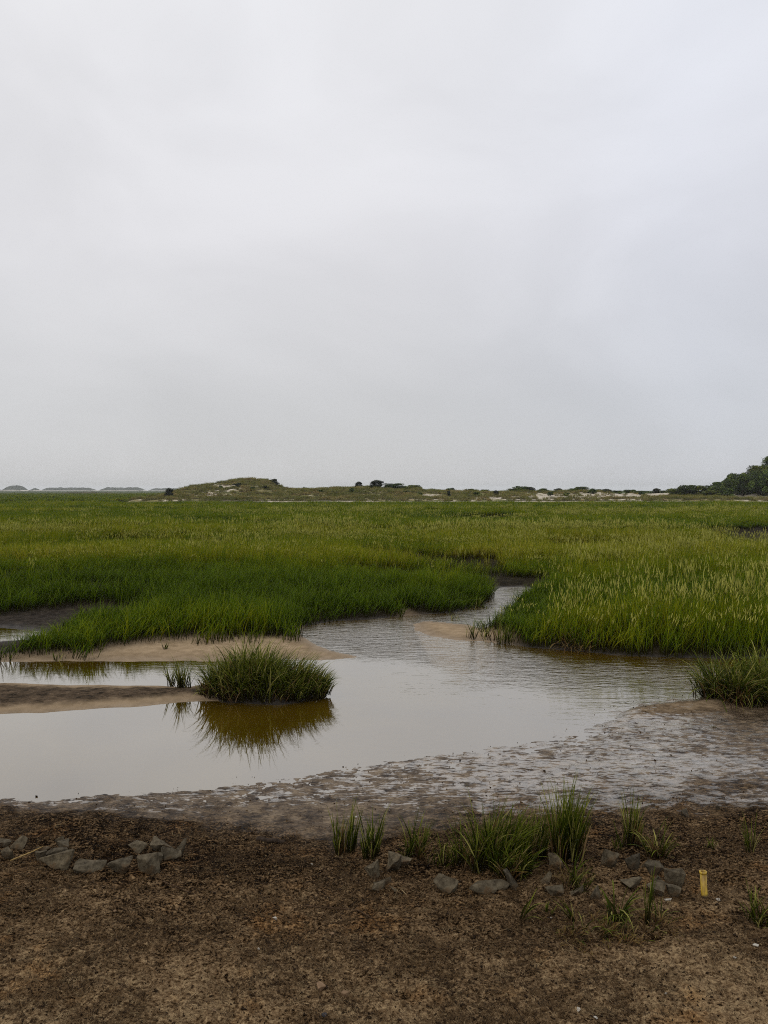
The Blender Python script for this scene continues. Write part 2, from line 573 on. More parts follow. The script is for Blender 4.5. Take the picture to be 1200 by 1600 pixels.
# ------------------------------------------------------------------ grass blades
def grass_material(name, pal, sheath_shade=(0.016, 0.011, 0.002), instanced=True):
    m, t, out = new_mat(name)
    br = attr(t, 'br')
    bt = attr(t, 'bt')
    hd = attr(t, 'hd')
    v = br
    if instanced:
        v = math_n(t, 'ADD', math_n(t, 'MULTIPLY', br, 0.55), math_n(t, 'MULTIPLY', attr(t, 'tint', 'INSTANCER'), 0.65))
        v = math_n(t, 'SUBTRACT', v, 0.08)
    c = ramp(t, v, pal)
    c = mixc(t, math_n(t, 'MULTIPLY', maprange(t, bt, 0.80, 0.10, 0.0, 0.95), maprange(t, br, 0.93, 0.97, 1.0, 0.3)), c, sheath_shade)  # dark sheaths, plus the shade inside the grass painted up the blade
    c = mixc(t, maprange(t, bt, 0.5, 1.0, 0.0, 0.3), c, (0.24, 0.26, 0.03))
    c = mixc(t, hd, c, mixc(t, br, (0.26, 0.26, 0.04), (0.50, 0.48, 0.11)))
    p = principled(t, None, c, 0.5, 0.05)
    tr = t.nodes.new('ShaderNodeBsdfTranslucent')
    L(t, c, tr.inputs['Color'])
    mx = t.nodes.new('ShaderNodeMixShader')
    mx.inputs[0].default_value = 0.25
    L(t, p.outputs[0], mx.inputs[1])
    L(t, tr.outputs[0], mx.inputs[2])
    L(t, mx.outputs[0], out.inputs['Surface'])
    return m


PAL = [(0.0, (0.012, 0.038, 0.0004)), (0.30, (0.058, 0.118, 0.0006)), (0.55, (0.135, 0.185, 0.001)), (0.80, (0.27, 0.26, 0.005)), (1.0, (0.42, 0.36, 0.05))]
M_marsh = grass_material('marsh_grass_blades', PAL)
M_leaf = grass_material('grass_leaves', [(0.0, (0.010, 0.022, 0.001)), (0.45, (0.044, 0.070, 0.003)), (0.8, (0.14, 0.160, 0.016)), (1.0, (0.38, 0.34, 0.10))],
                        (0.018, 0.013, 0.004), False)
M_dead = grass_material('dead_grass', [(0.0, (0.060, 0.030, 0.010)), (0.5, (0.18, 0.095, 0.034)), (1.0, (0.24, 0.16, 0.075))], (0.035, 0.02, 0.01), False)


def blades(base, h, w, lean, curl, direc, face=None, K=5, head=None, br=None, head_len=0.13, head_w=0.011):
    """ribbons: base (n,3); heights, widths, start lean (rad), curl (rad over length), azimuth of the lean"""
    n = len(h)
    base = np.asarray(base, float)
    if face is None:
        face = rng.uniform(0, math.pi, n)
    if br is None:
        br = rng.uniform(0, 1, n)
    if head is None:
        head = np.zeros(n, bool)
    ts = np.linspace(0, 1, K + 1)
    pos = np.zeros((n, K + 1, 3))
    pos[:, 0] = base
    dv = np.stack([np.cos(direc), np.sin(direc), np.zeros(n)], 1)
    for k in range(1, K + 1):
        th = lean + curl * ((k - 0.5) / K) ** 1.6
        step = dv * np.sin(th)[:, None] + np.array([0, 0, 1.0]) * np.cos(th)[:, None]
        pos[:, k] = pos[:, k - 1] + step * (h / K)[:, None]
    fv = np.stack([np.cos(face), np.sin(face), np.zeros(n)], 1)
    prof = np.array([0.75, 1, 1, 0.9, 0.65, 0.4, 0.25])[:K]
    prof = np.interp(ts[:-1], np.linspace(0, 1, 6), [0.7, 1.0, 1.0, 0.85, 0.55, 0.0])
    Lf = pos[:, :K] - fv[:, None] * (w[:, None] * prof)[..., None] * 0.5
    Rt = pos[:, :K] + fv[:, None] * (w[:, None] * prof)[..., None] * 0.5
    V = np.concatenate([Lf, Rt, pos[:, K:]], 1)  # n, 2K+1, 3
    nv = 2 * K + 1
    o = (np.arange(n) * nv)[:, None]
    q = []
    for k in range(K - 1):
        q.append(o + np.array([[k, K + k, K + k + 1, k + 1]]))
    Q = np.concatenate(q, 0)
    T = o + np.array([[K - 1, 2 * K - 1, 2 * K]])
    bt = np.concatenate([ts[:-1], ts[:-1], [1.0]])
    A_bt = np.tile(bt, n)
    A_br = np.repeat(br, nv)
    A_hd = np.zeros(n * nv)
    V = V.reshape(-1, 3)
    Fs = [Q, T]
    hi = np.where(head)[0]
    if len(hi):
        tip = pos[hi, K]
        d = pos[hi, K] - pos[hi, K - 1]
        d /= np.linalg.norm(d, axis=1)[:, None]
        d = d + np.array([0, 0, 0.25])
        d /= np.linalg.norm(d, axis=1)[:, None]
        a = np.cross(d, fv[hi])
        a /= np.linalg.norm(a, axis=1)[:, None] + 1e-9
        b = np.cross(d, a)
        hl = (head_len * rng.uniform(0.7, 1.3, len(hi)))[:, None]
        s0 = tip - d * hl * 0.35
        parts = []
        for (f, ww) in ((0, 0), (0.35, 1), (0.7, 0.7), (1, 0)):
            c = s0 + d * hl * f
            if ww == 0:
                parts.append(c[:, None])
            else:
                parts.append(np.stack([c + a * head_w * ww, c + b * head_w * ww, c - a * head_w * ww, c - b * head_w * ww], 1))
        HV = np.concatenate(parts, 1)  # m,10,3
        o2 = len(V) + (np.arange(len(hi)) * 10)[:, None]
        tr_, qd = [], []
        for k in range(4):
            k2 = (k + 1) % 4
            tr_.append(o2 + np.array([[0, 1 + k, 1 + k2]]))
            tr_.append(o2 + np.array([[9, 5 + k2, 5 + k]]))
            qd.append(o2 + np.array([[1 + k, 5 + k, 5 + k2, 1 + k2]]))
        V = np.concatenate([V, HV.reshape(-1, 3)])
        A_bt = np.concatenate([A_bt, np.ones(len(hi) * 10)])
        A_br = np.concatenate([A_br, np.repeat(br[hi], 10)])
        A_hd = np.concatenate([A_hd, np.ones(len(hi) * 10)])
        Fs = [np.concatenate([Q] + qd), np.concatenate([T] + tr_)]
    return V, Fs, dict(bt=A_bt, br=A_br, hd=A_hd)


def tuft_proto(name, coll, rad, n, hmean, w, headfrac, mat, K=5, wind=0.0, lean=0.12, curl=0.7, hlen=0.13, hw=0.011):
    r = rad * np.sqrt(rng.uniform(0, 1, n))
    a = rng.uniform(0, 2 * math.pi, n)
    base = np.stack([r * np.cos(a), r * np.sin(a), np.full(n, -0.03)], 1)
    h = hmean * rng.uniform(0.6, 1.12, n)
    hd = rng.uniform(0, 1, n) < headfrac
    h[hd] = hmean * rng.uniform(1.22, 1.42, hd.sum())
    c = np.abs(rng.normal(curl, 0.3, n))
    c[hd] *= 0.45
    V, Fs, A = blades(base, h, w * rng.uniform(0.6, 1.3, n), np.abs(rng.normal(lean, 0.08, n)), c, rng.normal(wind, 1.3, n), K=K,
                      head=hd, head_len=hlen, head_w=hw)
    me = mesh_np(name, V, Fs, mat, A)
    o = bpy.data.objects.new(name, me)
    coll.objects.link(o)
    return o


def scatter(name, protos_coll, pts, rotz, scl, idx, tint, tilt=None):
    n = len(pts)
    me = bpy.data.meshes.new(name)
    me.vertices.add(n)
    me.vertices.foreach_set('co', np.asarray(pts, np.float32).ravel())
    a = me.attributes.new('rot', 'FLOAT_VECTOR', 'POINT')
    R = np.zeros((n, 3), np.float32)
    R[:, 2] = rotz
    if tilt is not None:
        R[:, 0] = tilt[0]
        R[:, 1] = tilt[1]
    a.data.foreach_set('vector', R.ravel())
    a = me.attributes.new('scl', 'FLOAT_VECTOR', 'POINT')
    a.data.foreach_set('vector', np.asarray(scl, np.float32).ravel())
    a = me.attributes.new('idx', 'INT', 'POINT')
    a.data.foreach_set('value', np.asarray(idx, np.int32))
    a = me.attributes.new('tint', 'FLOAT', 'POINT')
    a.data.foreach_set('value', np.asarray(tint, np.float32))
    o = link(bpy.data.objects.new(name, me))
    g = bpy.data.node_groups.new(name + '_spread', 'GeometryNodeTree')
    g.interface.new_socket('Geometry', in_out='INPUT', socket_type='NodeSocketGeometry')
    g.interface.new_socket('Geometry', in_out='OUTPUT', socket_type='NodeSocketGeometry')
    gi = g.nodes.new('NodeGroupInput')
    go = g.nodes.new('NodeGroupOutput')
    ci = g.nodes.new('GeometryNodeCollectionInfo')
    ci.inputs['Collection'].default_value = protos_coll
    ci.inputs['Separate Children'].default_value = True
    ci.inputs['Reset Children'].default_value = True
    ip = g.nodes.new('GeometryNodeInstanceOnPoints')
    ip.inputs['Pick Instance'].default_value = True

    def na(nm, typ):
        k = g.nodes.new('GeometryNodeInputNamedAttribute')
        k.data_type = typ
        k.inputs['Name'].default_value = nm
        return [q for q in k.outputs if q.enabled and q.name == 'Attribute'][0]
    g.links.new(gi.outputs[0], ip.inputs['Points'])
    g.links.new(ci.outputs[0], ip.inputs['Instance'])
    g.links.new(na('idx', 'INT'), ip.inputs['Instance Index'])
    er = g.nodes.new('FunctionNodeEulerToRotation')
    g.links.new(na('rot', 'FLOAT_VECTOR'), er.inputs[0])
    g.links.new(er.outputs[0], ip.inputs['Rotation'])
    g.links.new(na('scl', 'FLOAT_VECTOR'), ip.inputs['Scale'])
    g.links.new(ip.outputs[0], go.inputs[0])
    md = o.modifiers.new('spread', 'NODES')
    md.node_group = g
    return o


def jgrid(d0, d1, sp, hk=0.60, hc=1.6):
    ys = np.arange(d0, d1, sp)
    out = []
    for y in ys:
        hw = hk * y + hc
        xs = np.arange(-hw, hw, sp)
        out.append(np.stack([xs + rng.uniform(-.5, .5, len(xs)) * sp, y + rng.uniform(-.5, .5, len(xs)) * sp], 1))
    return np.concatenate(out)


def blob(x, y, px, py, rx, ry, zt=0.85):
    """soft ellipse whose centre and radii are read at grass-top height"""
    cx, cy = P(px, py, zt)
    x2, _ = P(px + rx, py, zt)
    _, ya = P(px, py - ry, zt)
    _, yb = P(px, py + ry, zt)
    ryy = abs(ya - yb) / 2
    d = ((x - cx) / abs(x2 - cx)) ** 2 + ((y - cy) / ryy) ** 2
    return np.exp(-d * 0.9)


def head_field(x, y):
    f = 0.0 * x
    for (px, py, rx, ry, k) in [(420, 829, 900, 7, 0.85), (1000, 838, 500, 10, 0.7), (320, 858, 150, 6, 0.55), (880, 870, 130, 12, 0.55),
                                (1090, 872, 160, 16, 0.55), (1000, 930, 260, 26, 1.0), (1180, 935, 120, 22, 1.0), (110, 858, 90, 8, 0.35), (840, 800, 500, 5, 0.35)]:
        f = np.maximum(f, k * blob(x, y, px, py, rx, ry))
    f = f * (0.25 + 1.2 * smooth(fbm(x * 0.5, y, 0.45, 3, seed=80), -0.3, 0.35))
    return f


def tint_field(x, y):
    v = 0.36 + 0.62 * fbm(x * 0.3, y, 0.10, 4, 0.55, seed=90) + 0.25 * fbm(x * 0.5, y, 0.5, 3, seed=91) + 0.35 * fbm(x * 0.2, y, 0.22, 3, seed=93)  # last term paints the shade between grass patches as stretched tint bands
    for (px, py, rx, ry, k) in [(420, 829, 900, 8, 0.22), (300, 885, 420, 22, -0.22), (240, 915, 300, 14, 0.16), (650, 900, 120, 12, -0.15),
                                (330, 960, 160, 16, 0.14), (600, 925, 220, 10, 0.10), (620, 805, 800, 6, -0.12), (1000, 890, 300, 16, -0.05), (200, 812, 500, 5, 0.12),
                                (900, 815, 400, 6, 0.14), (1000, 930, 300, 24, 0.22), (900, 860, 300, 14, 0.10)]:
        v = v + k * blob(x, y, px, py, rx, ry)
    return np.clip(v, 0.0, 1.0)


def build_marsh():
    coll = bpy.data.collections.new('blade_kinds')
    k = 0
    spec = []
    for i in range(4):
        spec.append(('blade_tuft_a%d' % i, 0.19, 34, 0.55, 0.010, 0.0, 5))
    for i in range(3):
        spec.append(('blade_tuft_b%d' % i, 0.19, 36, 0.56, 0.010, 0.17, 5))
    for i in range(3):
        spec.append(('blade_tuft_c%d' % i, 0.38, 70, 0.55, 0.019, 0.0, 4))
    for i in range(3):
        spec.append(('blade_tuft_d%d' % i, 0.38, 70, 0.55, 0.019, 0.11, 4))
    for i in range(3):
        spec.append(('blade_tuft_e%d' % i, 0.95, 120, 0.55, 0.045, 0.0, 3))
    for i in range(2):
        spec.append(('blade_tuft_f%d' % i, 0.95, 120, 0.55, 0.045, 0.08, 3))
    for i, (nm, rad, n, h, w, hf, K) in enumerate(spec):
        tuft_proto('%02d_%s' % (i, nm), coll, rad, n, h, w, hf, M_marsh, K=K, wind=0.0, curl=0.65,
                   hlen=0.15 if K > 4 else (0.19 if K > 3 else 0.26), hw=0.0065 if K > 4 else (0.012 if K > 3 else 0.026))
    P_, R_, S_, I_, T_ = [], [], [], [], []
    for (d0, d1, sp, plain, heads, nmin) in [(10.0, 20, 0.20, (0, 4), (4, 7), 0), (20, 34, 0.25, (0, 4), (4, 7), 0), (34, 75, 0.42, (7, 10), (10, 13), 0),
                                             (75, 126, 0.9, (13, 16), (16, 18), 0), (126, 420, 2.0, (13, 16), (16, 18), 1)]:
        g = jgrid(d0, d1, sp, 0.60 if not nmin else 0.62)
        x, y = g[:, 0], g[:, 1]
        if nmin:
            keep = (x < np.minimum(-0.255 * y, -46))
            x, y = x[keep], y[keep]
        z, a = terrain(x, y, True)
        s = a['s']
        ok = (s > 0.05) & (a['flats'] < 0.01) & (a['dirt'] < 0.01) & (a['bar'] < 0.02)
        jit = 0.12 * fbm(x, y, 2.0, 2, seed=70)
        for B in BARE:
            db = sdf(B, x, y) + jit
            ok &= (db > 0.06) | ((db > -0.35) & (rng.uniform(0, 1, len(x)) < 0.10))
        # ragged open patches where the mud shows
        ok &= ~((fbm(x * 0.4, y, 0.16, 3, seed=72) > 0.21) & (y > 20) & (y < 110))
        x, y, z, s = x[ok], y[ok], z[ok], s[ok]
        n = len(x)
        patch = smooth(fbm(x * 0.4, y, 0.22, 3, 0.45, seed=73), -0.10, 0.10)
        hh = 0.74 + 0.44 * patch + 0.22 * fbm(x, y, 1.3, 2, seed=74) + 0.13 * rng.normal(0, 1, n)
        hh *= 0.72 + 0.28 * smooth(s, 0.05, 0.8)
        # the low fringe before the mudflat on the left, taller on the right bank
        lowx, lowy = P(150, 1010)
        hh *= 1 - 0.42 * np.exp(-(((x - lowx) / 2.0) ** 2 + ((y - lowy) / 1.1) ** 2))
        rb = smooth(x, 1.5, 3.5) * smooth(-y, -24, -19)
        hh *= 1 + 0.18 * rb * smooth(s, 0.2, 0.9)
        bx_, by_ = P(40, 1012)
        hh *= 1 - 0.45 * np.exp(-(((x - bx_) / 0.7) ** 2 + ((y - by_) / 0.9) ** 2))
        bx_, by_ = P(800, 985)
        hh *= 1 - 0.38 * np.exp(-(((x - bx_) / 0.9) ** 2 + ((y - by_) / 2.2) ** 2))
        if d0 >= 75:
            hh *= 0.92
        hf = head_field(x, y)
        usehead = rng.uniform(0, 1, n) < hf * 1.05
        idx = np.where(usehead, rng.integers(heads[0], heads[1], n), rng.integers(plain[0], plain[1], n))
        P_.append(np.stack([x, y, z], 1))
        R_.append(rng.normal(0, 0.8, n))
        sxy = rng.uniform(0.85, 1.2, n) * (1.8 if nmin else 1.0)
        S_.append(np.stack([sxy, sxy, np.clip(hh, 0.3, 1.7)], 1))
        I_.append(idx)
        T_.append(np.clip(tint_field(x, y) + 0.24 * (patch - 0.5) + rng.normal(0, 0.09, n) + 0.12 * usehead - 0.36 * (1 - smooth(s, 0.1, 1.3)), 0, 1))  # taller patches tinted lighter, lower ones darker: relief shading put into the colour
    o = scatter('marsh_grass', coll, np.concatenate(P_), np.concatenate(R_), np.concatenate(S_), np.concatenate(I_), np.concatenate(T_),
                (rng.normal(0, .12, sum(map(len, P_))), rng.normal(0, .12, sum(map(len, P_)))))
    tag(o, 'wide field of green and straw tipped salt marsh grass behind the creek', 'grass', kind='stuff')
    print('marsh tufts', sum(len(p) for p in P_))


build_marsh()


# ------------------------------------------------------------------ separate clumps of grass
def clustered(cnt, rx, ry):
    """blade bases gathered in a few shoots, each shoot with its own lean and height"""
    k = max(2, int(cnt / 14))
    r = np.sqrt(rng.uniform(0, 1, k))
    a = rng.uniform(0, 2 * math.pi, k)
    cx, cy = r * np.cos(a), r * np.sin(a)
    i = rng.integers(0, k, cnt)
    sg = 0.45 / math.sqrt(k)
    ux = cx[i] + rng.normal(0, sg, cnt)
    uy = cy[i] + rng.normal(0, sg, cnt)
    rr = np.clip(np.hypot(ux, uy), 0, 1.15)
    return ux * rx, uy * ry, rr, rng.uniform(0, 6.28, k)[i], np.abs(rng.normal(0, 0.09, k))[i], rng.uniform(0.72, 1.12, k)[i]


def clump(px, py, hpx, wpx, n, label, cat='grass clump', name='grass_clump', group=None, dpx=None, curl=0.7, lean=0.15, dead=0.2, w=0.010,
          wind=0.0, windk=0.35, mat=None, hvar=(0.55, 1.08), flat=None, broad=1.0, spread_dir=True, head=0.0):
    X, Y, Z = G(px, py)
    dist = math.hypot(X, Y)
    m_per = Y / F
    h = hpx * m_per
    rx = wpx * m_per / 2
    ry = (rx * 0.7) if dpx is None else dpx
    root = empty(name, (X, Y, Z))
    tag(root, label, cat, group)
    if n * dead < 24:
        dead = 0.0
    if name == 'grass_tuft':
        w, n, hvar, h = w * 0.85, int(n * 0.9), (0.35, 1.10), h * 1.2
        curl, lean = curl * 0.85, lean * 0.8
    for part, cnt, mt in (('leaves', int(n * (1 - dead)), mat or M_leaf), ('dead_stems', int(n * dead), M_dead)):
        if cnt < 4:
            continue
        bx, by, r, cl_dir, cl_lean, cl_h = clustered(cnt, rx, ry)
        bz = terrain(X + bx, Y + by) - Z - 0.01
        hs = h * rng.uniform(hvar[0], hvar[1], cnt) * (1 - 0.25 * r ** 2) * cl_h
        if part == 'dead_stems':
            hs = hs * 0.75
        out = np.arctan2(by, bx + 1e-6)
        dirs = np.where(rng.uniform(0, 1, cnt) < 0.55, cl_dir, out) + rng.normal(0, 0.9, cnt)
        # a light wind towards the right
        vx = np.cos(dirs) * (1 - windk) + windk * math.cos(wind)
        vy = np.sin(dirs) * (1 - windk) + windk * math.sin(wind)
        dirs = np.arctan2(vy, vx)
        le = np.abs(rng.normal(lean, lean * 0.7, cnt)) + 0.08 * r + cl_lean * min(1.0, lean * 6)
        cu = np.abs(rng.normal(curl, curl * 0.55, cnt))
        V, Fs, A = blades(np.stack([bx, by, bz], 1), hs, w * broad * rng.uniform(0.55, 1.35, cnt), le, cu, dirs, K=7,
                          head=rng.uniform(0, 1, cnt) < head)
        link(bpy.data.objects.new(part, mesh_np(part, V, Fs, mt, A)), root)
    return root


# the big dark island clump in the creek
def island():
    X, Y, _ = G(415, 1084)
    root = empty('grass_clump', (X, Y, 0.02))
    tag(root, 'large rounded island clump of dark green grass standing alone in the creek', 'grass clump')
    # peat hummock
    n1_, n2_ = 48, 14
    th = np.linspace(0, 2 * math.pi, n1_, endpoint=False)
    V = []
    for j in range(n2_):
        f = 1 - j / (n2_ - 1)
        rr = 0.80 * f
        V.append(np.stack([rr * np.cos(th) * (1 + 0.12 * np.sin(3 * th) + 0.08 * np.sin(7 * th + 1)), 0.40 * f * np.sin(th) * (1 + 0.12 * np.cos(5 * th)),
                           -0.10 + 0.24 * (1 - f ** 3) + 0.015 * np.sin(11 * th + j)], 1))
    V = np.concatenate(V)
    i = np.arange(n1_ * n2_).reshape(n2_, n1_)
    Q = np.stack([i[:-1], np.roll(i[:-1], -1, 1), np.roll(i[1:], -1, 1), i[1:]], -1).reshape(-1, 4)
    mp, t, out = new_mat('peat')
    co = t.nodes.new('ShaderNodeTexCoord').outputs['Object']
    nn = noise(t, co, 14, 6, 0.65)
    principled(t, out, ramp(t, nn, [(0.35, (0.008, 0.006, 0.004)), (0.7, (0.04, 0.028, 0.016))]), 0.8, 0.4, bump(t, nn, 0.8, 0.04))
    link(bpy.data.objects.new('peat_hummock', mesh_np('peat_hummock', V, [Q], mp, None, True)), root)
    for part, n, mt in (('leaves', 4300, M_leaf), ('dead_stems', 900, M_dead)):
        bx, by, r, cl_dir, cl_lean, cl_h = clustered(n, 0.78, 0.36)
        bz = 0.10 * (1 - np.clip(r, 0, 1) ** 3)
        prof = np.interp(bx, [-0.82, -0.55, -0.3, -0.05, 0.2, 0.5, 0.82], [0.80, 0.96, 1.06, 1.0, 0.86, 0.76, 0.50])
        h = 0.61 * prof * rng.uniform(0.30, 1.12, n) * cl_h ** 1.6
        if part == 'dead_stems':
            h *= 0.8
        outd = np.arctan2(by * 1.6, bx + 1e-6)
        dirs = np.where(rng.uniform(0, 1, n) < 0.5, cl_dir, outd) + rng.normal(0, 0.9, n)
        vx, vy = np.cos(dirs) * 0.7 + 0.38, np.sin(dirs) * 0.7 - 0.1
        dirs = np.arctan2(vy, vx)
        V, Fs, A = blades(np.stack([bx, by, bz], 1), h, 0.011 * rng.uniform(0.55, 1.3, n), np.abs(rng.normal(0.10, 0.1, n)) + 0.07 * r ** 2 + 1.2 * cl_lean,
                          np.abs(rng.normal(0.85, 0.45, n)) + 0.4 * r, dirs, K=7)
        link(bpy.data.objects.new(part, mesh_np(part, V, Fs, mt, A)), root)


island()
clump(262, 1073, 62, 22, 38, 'thin green reed tuft left of the island clump, the outermost one', 'reeds', 'reed_tuft', curl=0.35, lean=0.16, dead=0.15, windk=0.1)
clump(290, 1075, 62, 26, 80, 'thicker reed tuft on the mud bar close beside the island clump', 'reeds', 'reed_tuft', curl=0.35, lean=0.12, dead=0.2, windk=0.1)
clump(322, 1092, 40, 26, 46, 'short ragged stems trailing off the left end of the island clump', 'reeds', 'reed_tuft', curl=0.9, lean=0.3, dead=0.3)
# right bank clump
clump(1160, 1090, 104, 120, 1100, 'leafy green grass clump on the shore at the right edge, over wet mud', dpx=0.38, curl=1.1, lean=0.3, dead=0.15, w=0.013)
clump(1225, 1094, 118, 90, 700, 'grass clump running out of frame at the right shore', dpx=0.4, curl=1.1, lean=0.3, dead=0.15, w=0.013)
clump(1113, 1088, 62, 42, 90, 'sparse upright reeds at the left end of the right shore clump', 'reeds', 'reed_tuft', curl=0.5, lean=0.2, dead=0.3, dpx=0.15)
clump(1085, 1089, 62, 8, 9, 'single thin reed stem standing in the water beside the right shore', 'reeds', 'reed_tuft', curl=0.45, lean=0.1, dead=0.1, dpx=0.03, windk=0.0)
# reeds on the hooked sand spit
clump(735, 1001, 42, 22, 26, 'sparse reeds standing in water off the hooked sand spit', 'reeds', 'reed_tuft', curl=0.3, lean=0.1, dead=0.3, w=0.012)
clump(757, 998, 40, 30, 34, 'thin reeds on the spit nearest the right bank', 'reeds', 'reed_tuft', curl=0.3, lean=0.12, dead=0.3, w=0.012)
clump(782, 1004, 48, 46, 90, 'sparse dark reeds in the shallows at the left foot of the right bank', 'reeds', 'reed_tuft', curl=0.35, lean=0.12, dead=0.3, w=0.012)
clump(770, 984, 40, 34, 44, 'thin reeds in the creek mouth behind the hooked sand spit', 'reeds', 'reed_tuft', curl=0.35, lean=0.14, dead=0.3, w=0.012)
clump(748, 950, 22, 34, 46, 'low ragged reeds at the muddy tip of the left bank', 'reeds', 'reed_tuft', curl=0.5, lean=0.2, dead=0.4, w=0.016)
clump(712, 972, 20, 16, 16, 'short brown reeds on top of the hooked spit', 'reeds', 'reed_tuft', curl=0.3, lean=0.1, dead=0.5, w=0.014)
clump(90, 1034, 26, 24, 22, 'tiny green tuft rooted at the edge of the left sand spit', 'reeds', 'reed_tuft', curl=0.5, lean=0.2, dead=0.1)
clump(252, 1014, 16, 14, 14, 'tiny tuft on bare sand behind the island clump', 'reeds', 'reed_tuft', curl=0.5, lean=0.2, dead=0.2, w=0.014)
# bent-over dead thatch in the right bank
clump(905, 1003, 60, 60, 260, 'bent over red brown dead grass in the right bank', 'dead grass', 'dead_grass_thatch', dpx=0.4, curl=1.6, lean=0.6, dead=0.92, w=0.014, windk=0.3, wind=math.pi)
# foreground clumps
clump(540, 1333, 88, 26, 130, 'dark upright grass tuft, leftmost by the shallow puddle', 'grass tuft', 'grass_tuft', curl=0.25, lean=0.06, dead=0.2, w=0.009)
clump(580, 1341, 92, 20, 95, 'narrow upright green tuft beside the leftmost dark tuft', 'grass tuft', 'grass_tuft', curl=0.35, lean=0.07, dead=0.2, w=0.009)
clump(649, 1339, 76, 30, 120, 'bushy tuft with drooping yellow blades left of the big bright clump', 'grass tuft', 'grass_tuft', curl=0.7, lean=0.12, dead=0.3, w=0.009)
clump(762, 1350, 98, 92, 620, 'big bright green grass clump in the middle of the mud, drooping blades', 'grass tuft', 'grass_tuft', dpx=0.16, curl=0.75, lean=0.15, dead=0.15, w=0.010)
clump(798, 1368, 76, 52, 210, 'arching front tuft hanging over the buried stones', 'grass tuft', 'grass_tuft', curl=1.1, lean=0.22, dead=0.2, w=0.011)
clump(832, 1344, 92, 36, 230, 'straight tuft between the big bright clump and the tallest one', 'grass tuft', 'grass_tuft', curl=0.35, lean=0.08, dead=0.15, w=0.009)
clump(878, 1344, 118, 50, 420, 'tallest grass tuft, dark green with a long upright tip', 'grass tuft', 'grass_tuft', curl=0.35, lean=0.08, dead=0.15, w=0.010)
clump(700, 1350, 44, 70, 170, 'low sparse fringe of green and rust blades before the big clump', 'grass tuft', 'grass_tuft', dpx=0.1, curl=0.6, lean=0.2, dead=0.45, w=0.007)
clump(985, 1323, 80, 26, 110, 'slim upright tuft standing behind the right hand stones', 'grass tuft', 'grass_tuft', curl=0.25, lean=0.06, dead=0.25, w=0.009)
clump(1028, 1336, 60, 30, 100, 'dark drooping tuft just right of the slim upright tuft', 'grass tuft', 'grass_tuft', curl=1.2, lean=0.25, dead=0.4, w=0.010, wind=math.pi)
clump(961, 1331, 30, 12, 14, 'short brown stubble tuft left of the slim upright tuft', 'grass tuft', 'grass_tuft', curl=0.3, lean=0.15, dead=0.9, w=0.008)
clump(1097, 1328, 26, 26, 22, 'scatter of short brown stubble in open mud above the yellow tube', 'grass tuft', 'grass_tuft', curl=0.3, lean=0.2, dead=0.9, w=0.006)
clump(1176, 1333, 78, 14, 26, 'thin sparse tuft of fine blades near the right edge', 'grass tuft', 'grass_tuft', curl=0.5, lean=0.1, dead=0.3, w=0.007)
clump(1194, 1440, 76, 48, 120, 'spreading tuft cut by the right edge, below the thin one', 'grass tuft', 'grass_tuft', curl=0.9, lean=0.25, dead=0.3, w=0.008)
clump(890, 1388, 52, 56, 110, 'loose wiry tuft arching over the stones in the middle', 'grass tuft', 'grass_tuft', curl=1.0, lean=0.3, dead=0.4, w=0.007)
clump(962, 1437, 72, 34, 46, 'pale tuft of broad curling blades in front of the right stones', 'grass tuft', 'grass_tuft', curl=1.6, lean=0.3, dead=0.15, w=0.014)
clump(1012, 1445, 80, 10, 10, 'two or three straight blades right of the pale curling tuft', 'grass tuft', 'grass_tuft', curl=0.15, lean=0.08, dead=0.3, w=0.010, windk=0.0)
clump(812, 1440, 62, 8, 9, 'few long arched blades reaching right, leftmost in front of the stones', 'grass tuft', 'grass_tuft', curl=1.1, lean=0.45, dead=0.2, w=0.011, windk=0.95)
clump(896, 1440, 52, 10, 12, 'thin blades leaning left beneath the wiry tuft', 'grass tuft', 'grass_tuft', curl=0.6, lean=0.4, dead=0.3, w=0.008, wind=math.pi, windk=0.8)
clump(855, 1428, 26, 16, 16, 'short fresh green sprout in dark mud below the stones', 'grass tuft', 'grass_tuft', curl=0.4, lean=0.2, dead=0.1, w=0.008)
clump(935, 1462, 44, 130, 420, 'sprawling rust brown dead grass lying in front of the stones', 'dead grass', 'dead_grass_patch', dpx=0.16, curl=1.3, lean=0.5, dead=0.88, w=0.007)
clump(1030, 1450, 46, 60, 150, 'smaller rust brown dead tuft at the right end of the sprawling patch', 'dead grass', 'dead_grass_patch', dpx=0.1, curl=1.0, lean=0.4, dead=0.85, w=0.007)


# ------------------------------------------------------------------ stones
def rock_material():
    m, t, out = new_mat('rock_stone')
    co = t.nodes.new('ShaderNodeTexCoord').outputs['Object']
    oi = t.nodes.new('ShaderNodeObjectInfo')
    n = noise(t, co, 26, 8, 0.66)
    n2 = noise(t, co, 9, 4, 0.6)
    c = ramp(t, n, [(0.32, (0.030, 0.023, 0.015)), (0.5, (0.085, 0.070, 0.047)), (0.68, (0.145, 0.121, 0.082))])
    c = mixc(t, maprange(t, n2, 0.52, 0.68), c, (0.085, 0.055, 0.030))
    c = mixc(t, 1.0, c, ramp(t, oi.outputs['Random'], [(0, (0.75, 0.75, 0.75)), (1, (1.35, 1.3, 1.2))]), 'MULTIPLY')
    principled(t, out, c, 0.85, 0.08, bump(t, n, 0.8, 0.014))
    return m


M_rock = rock_material()


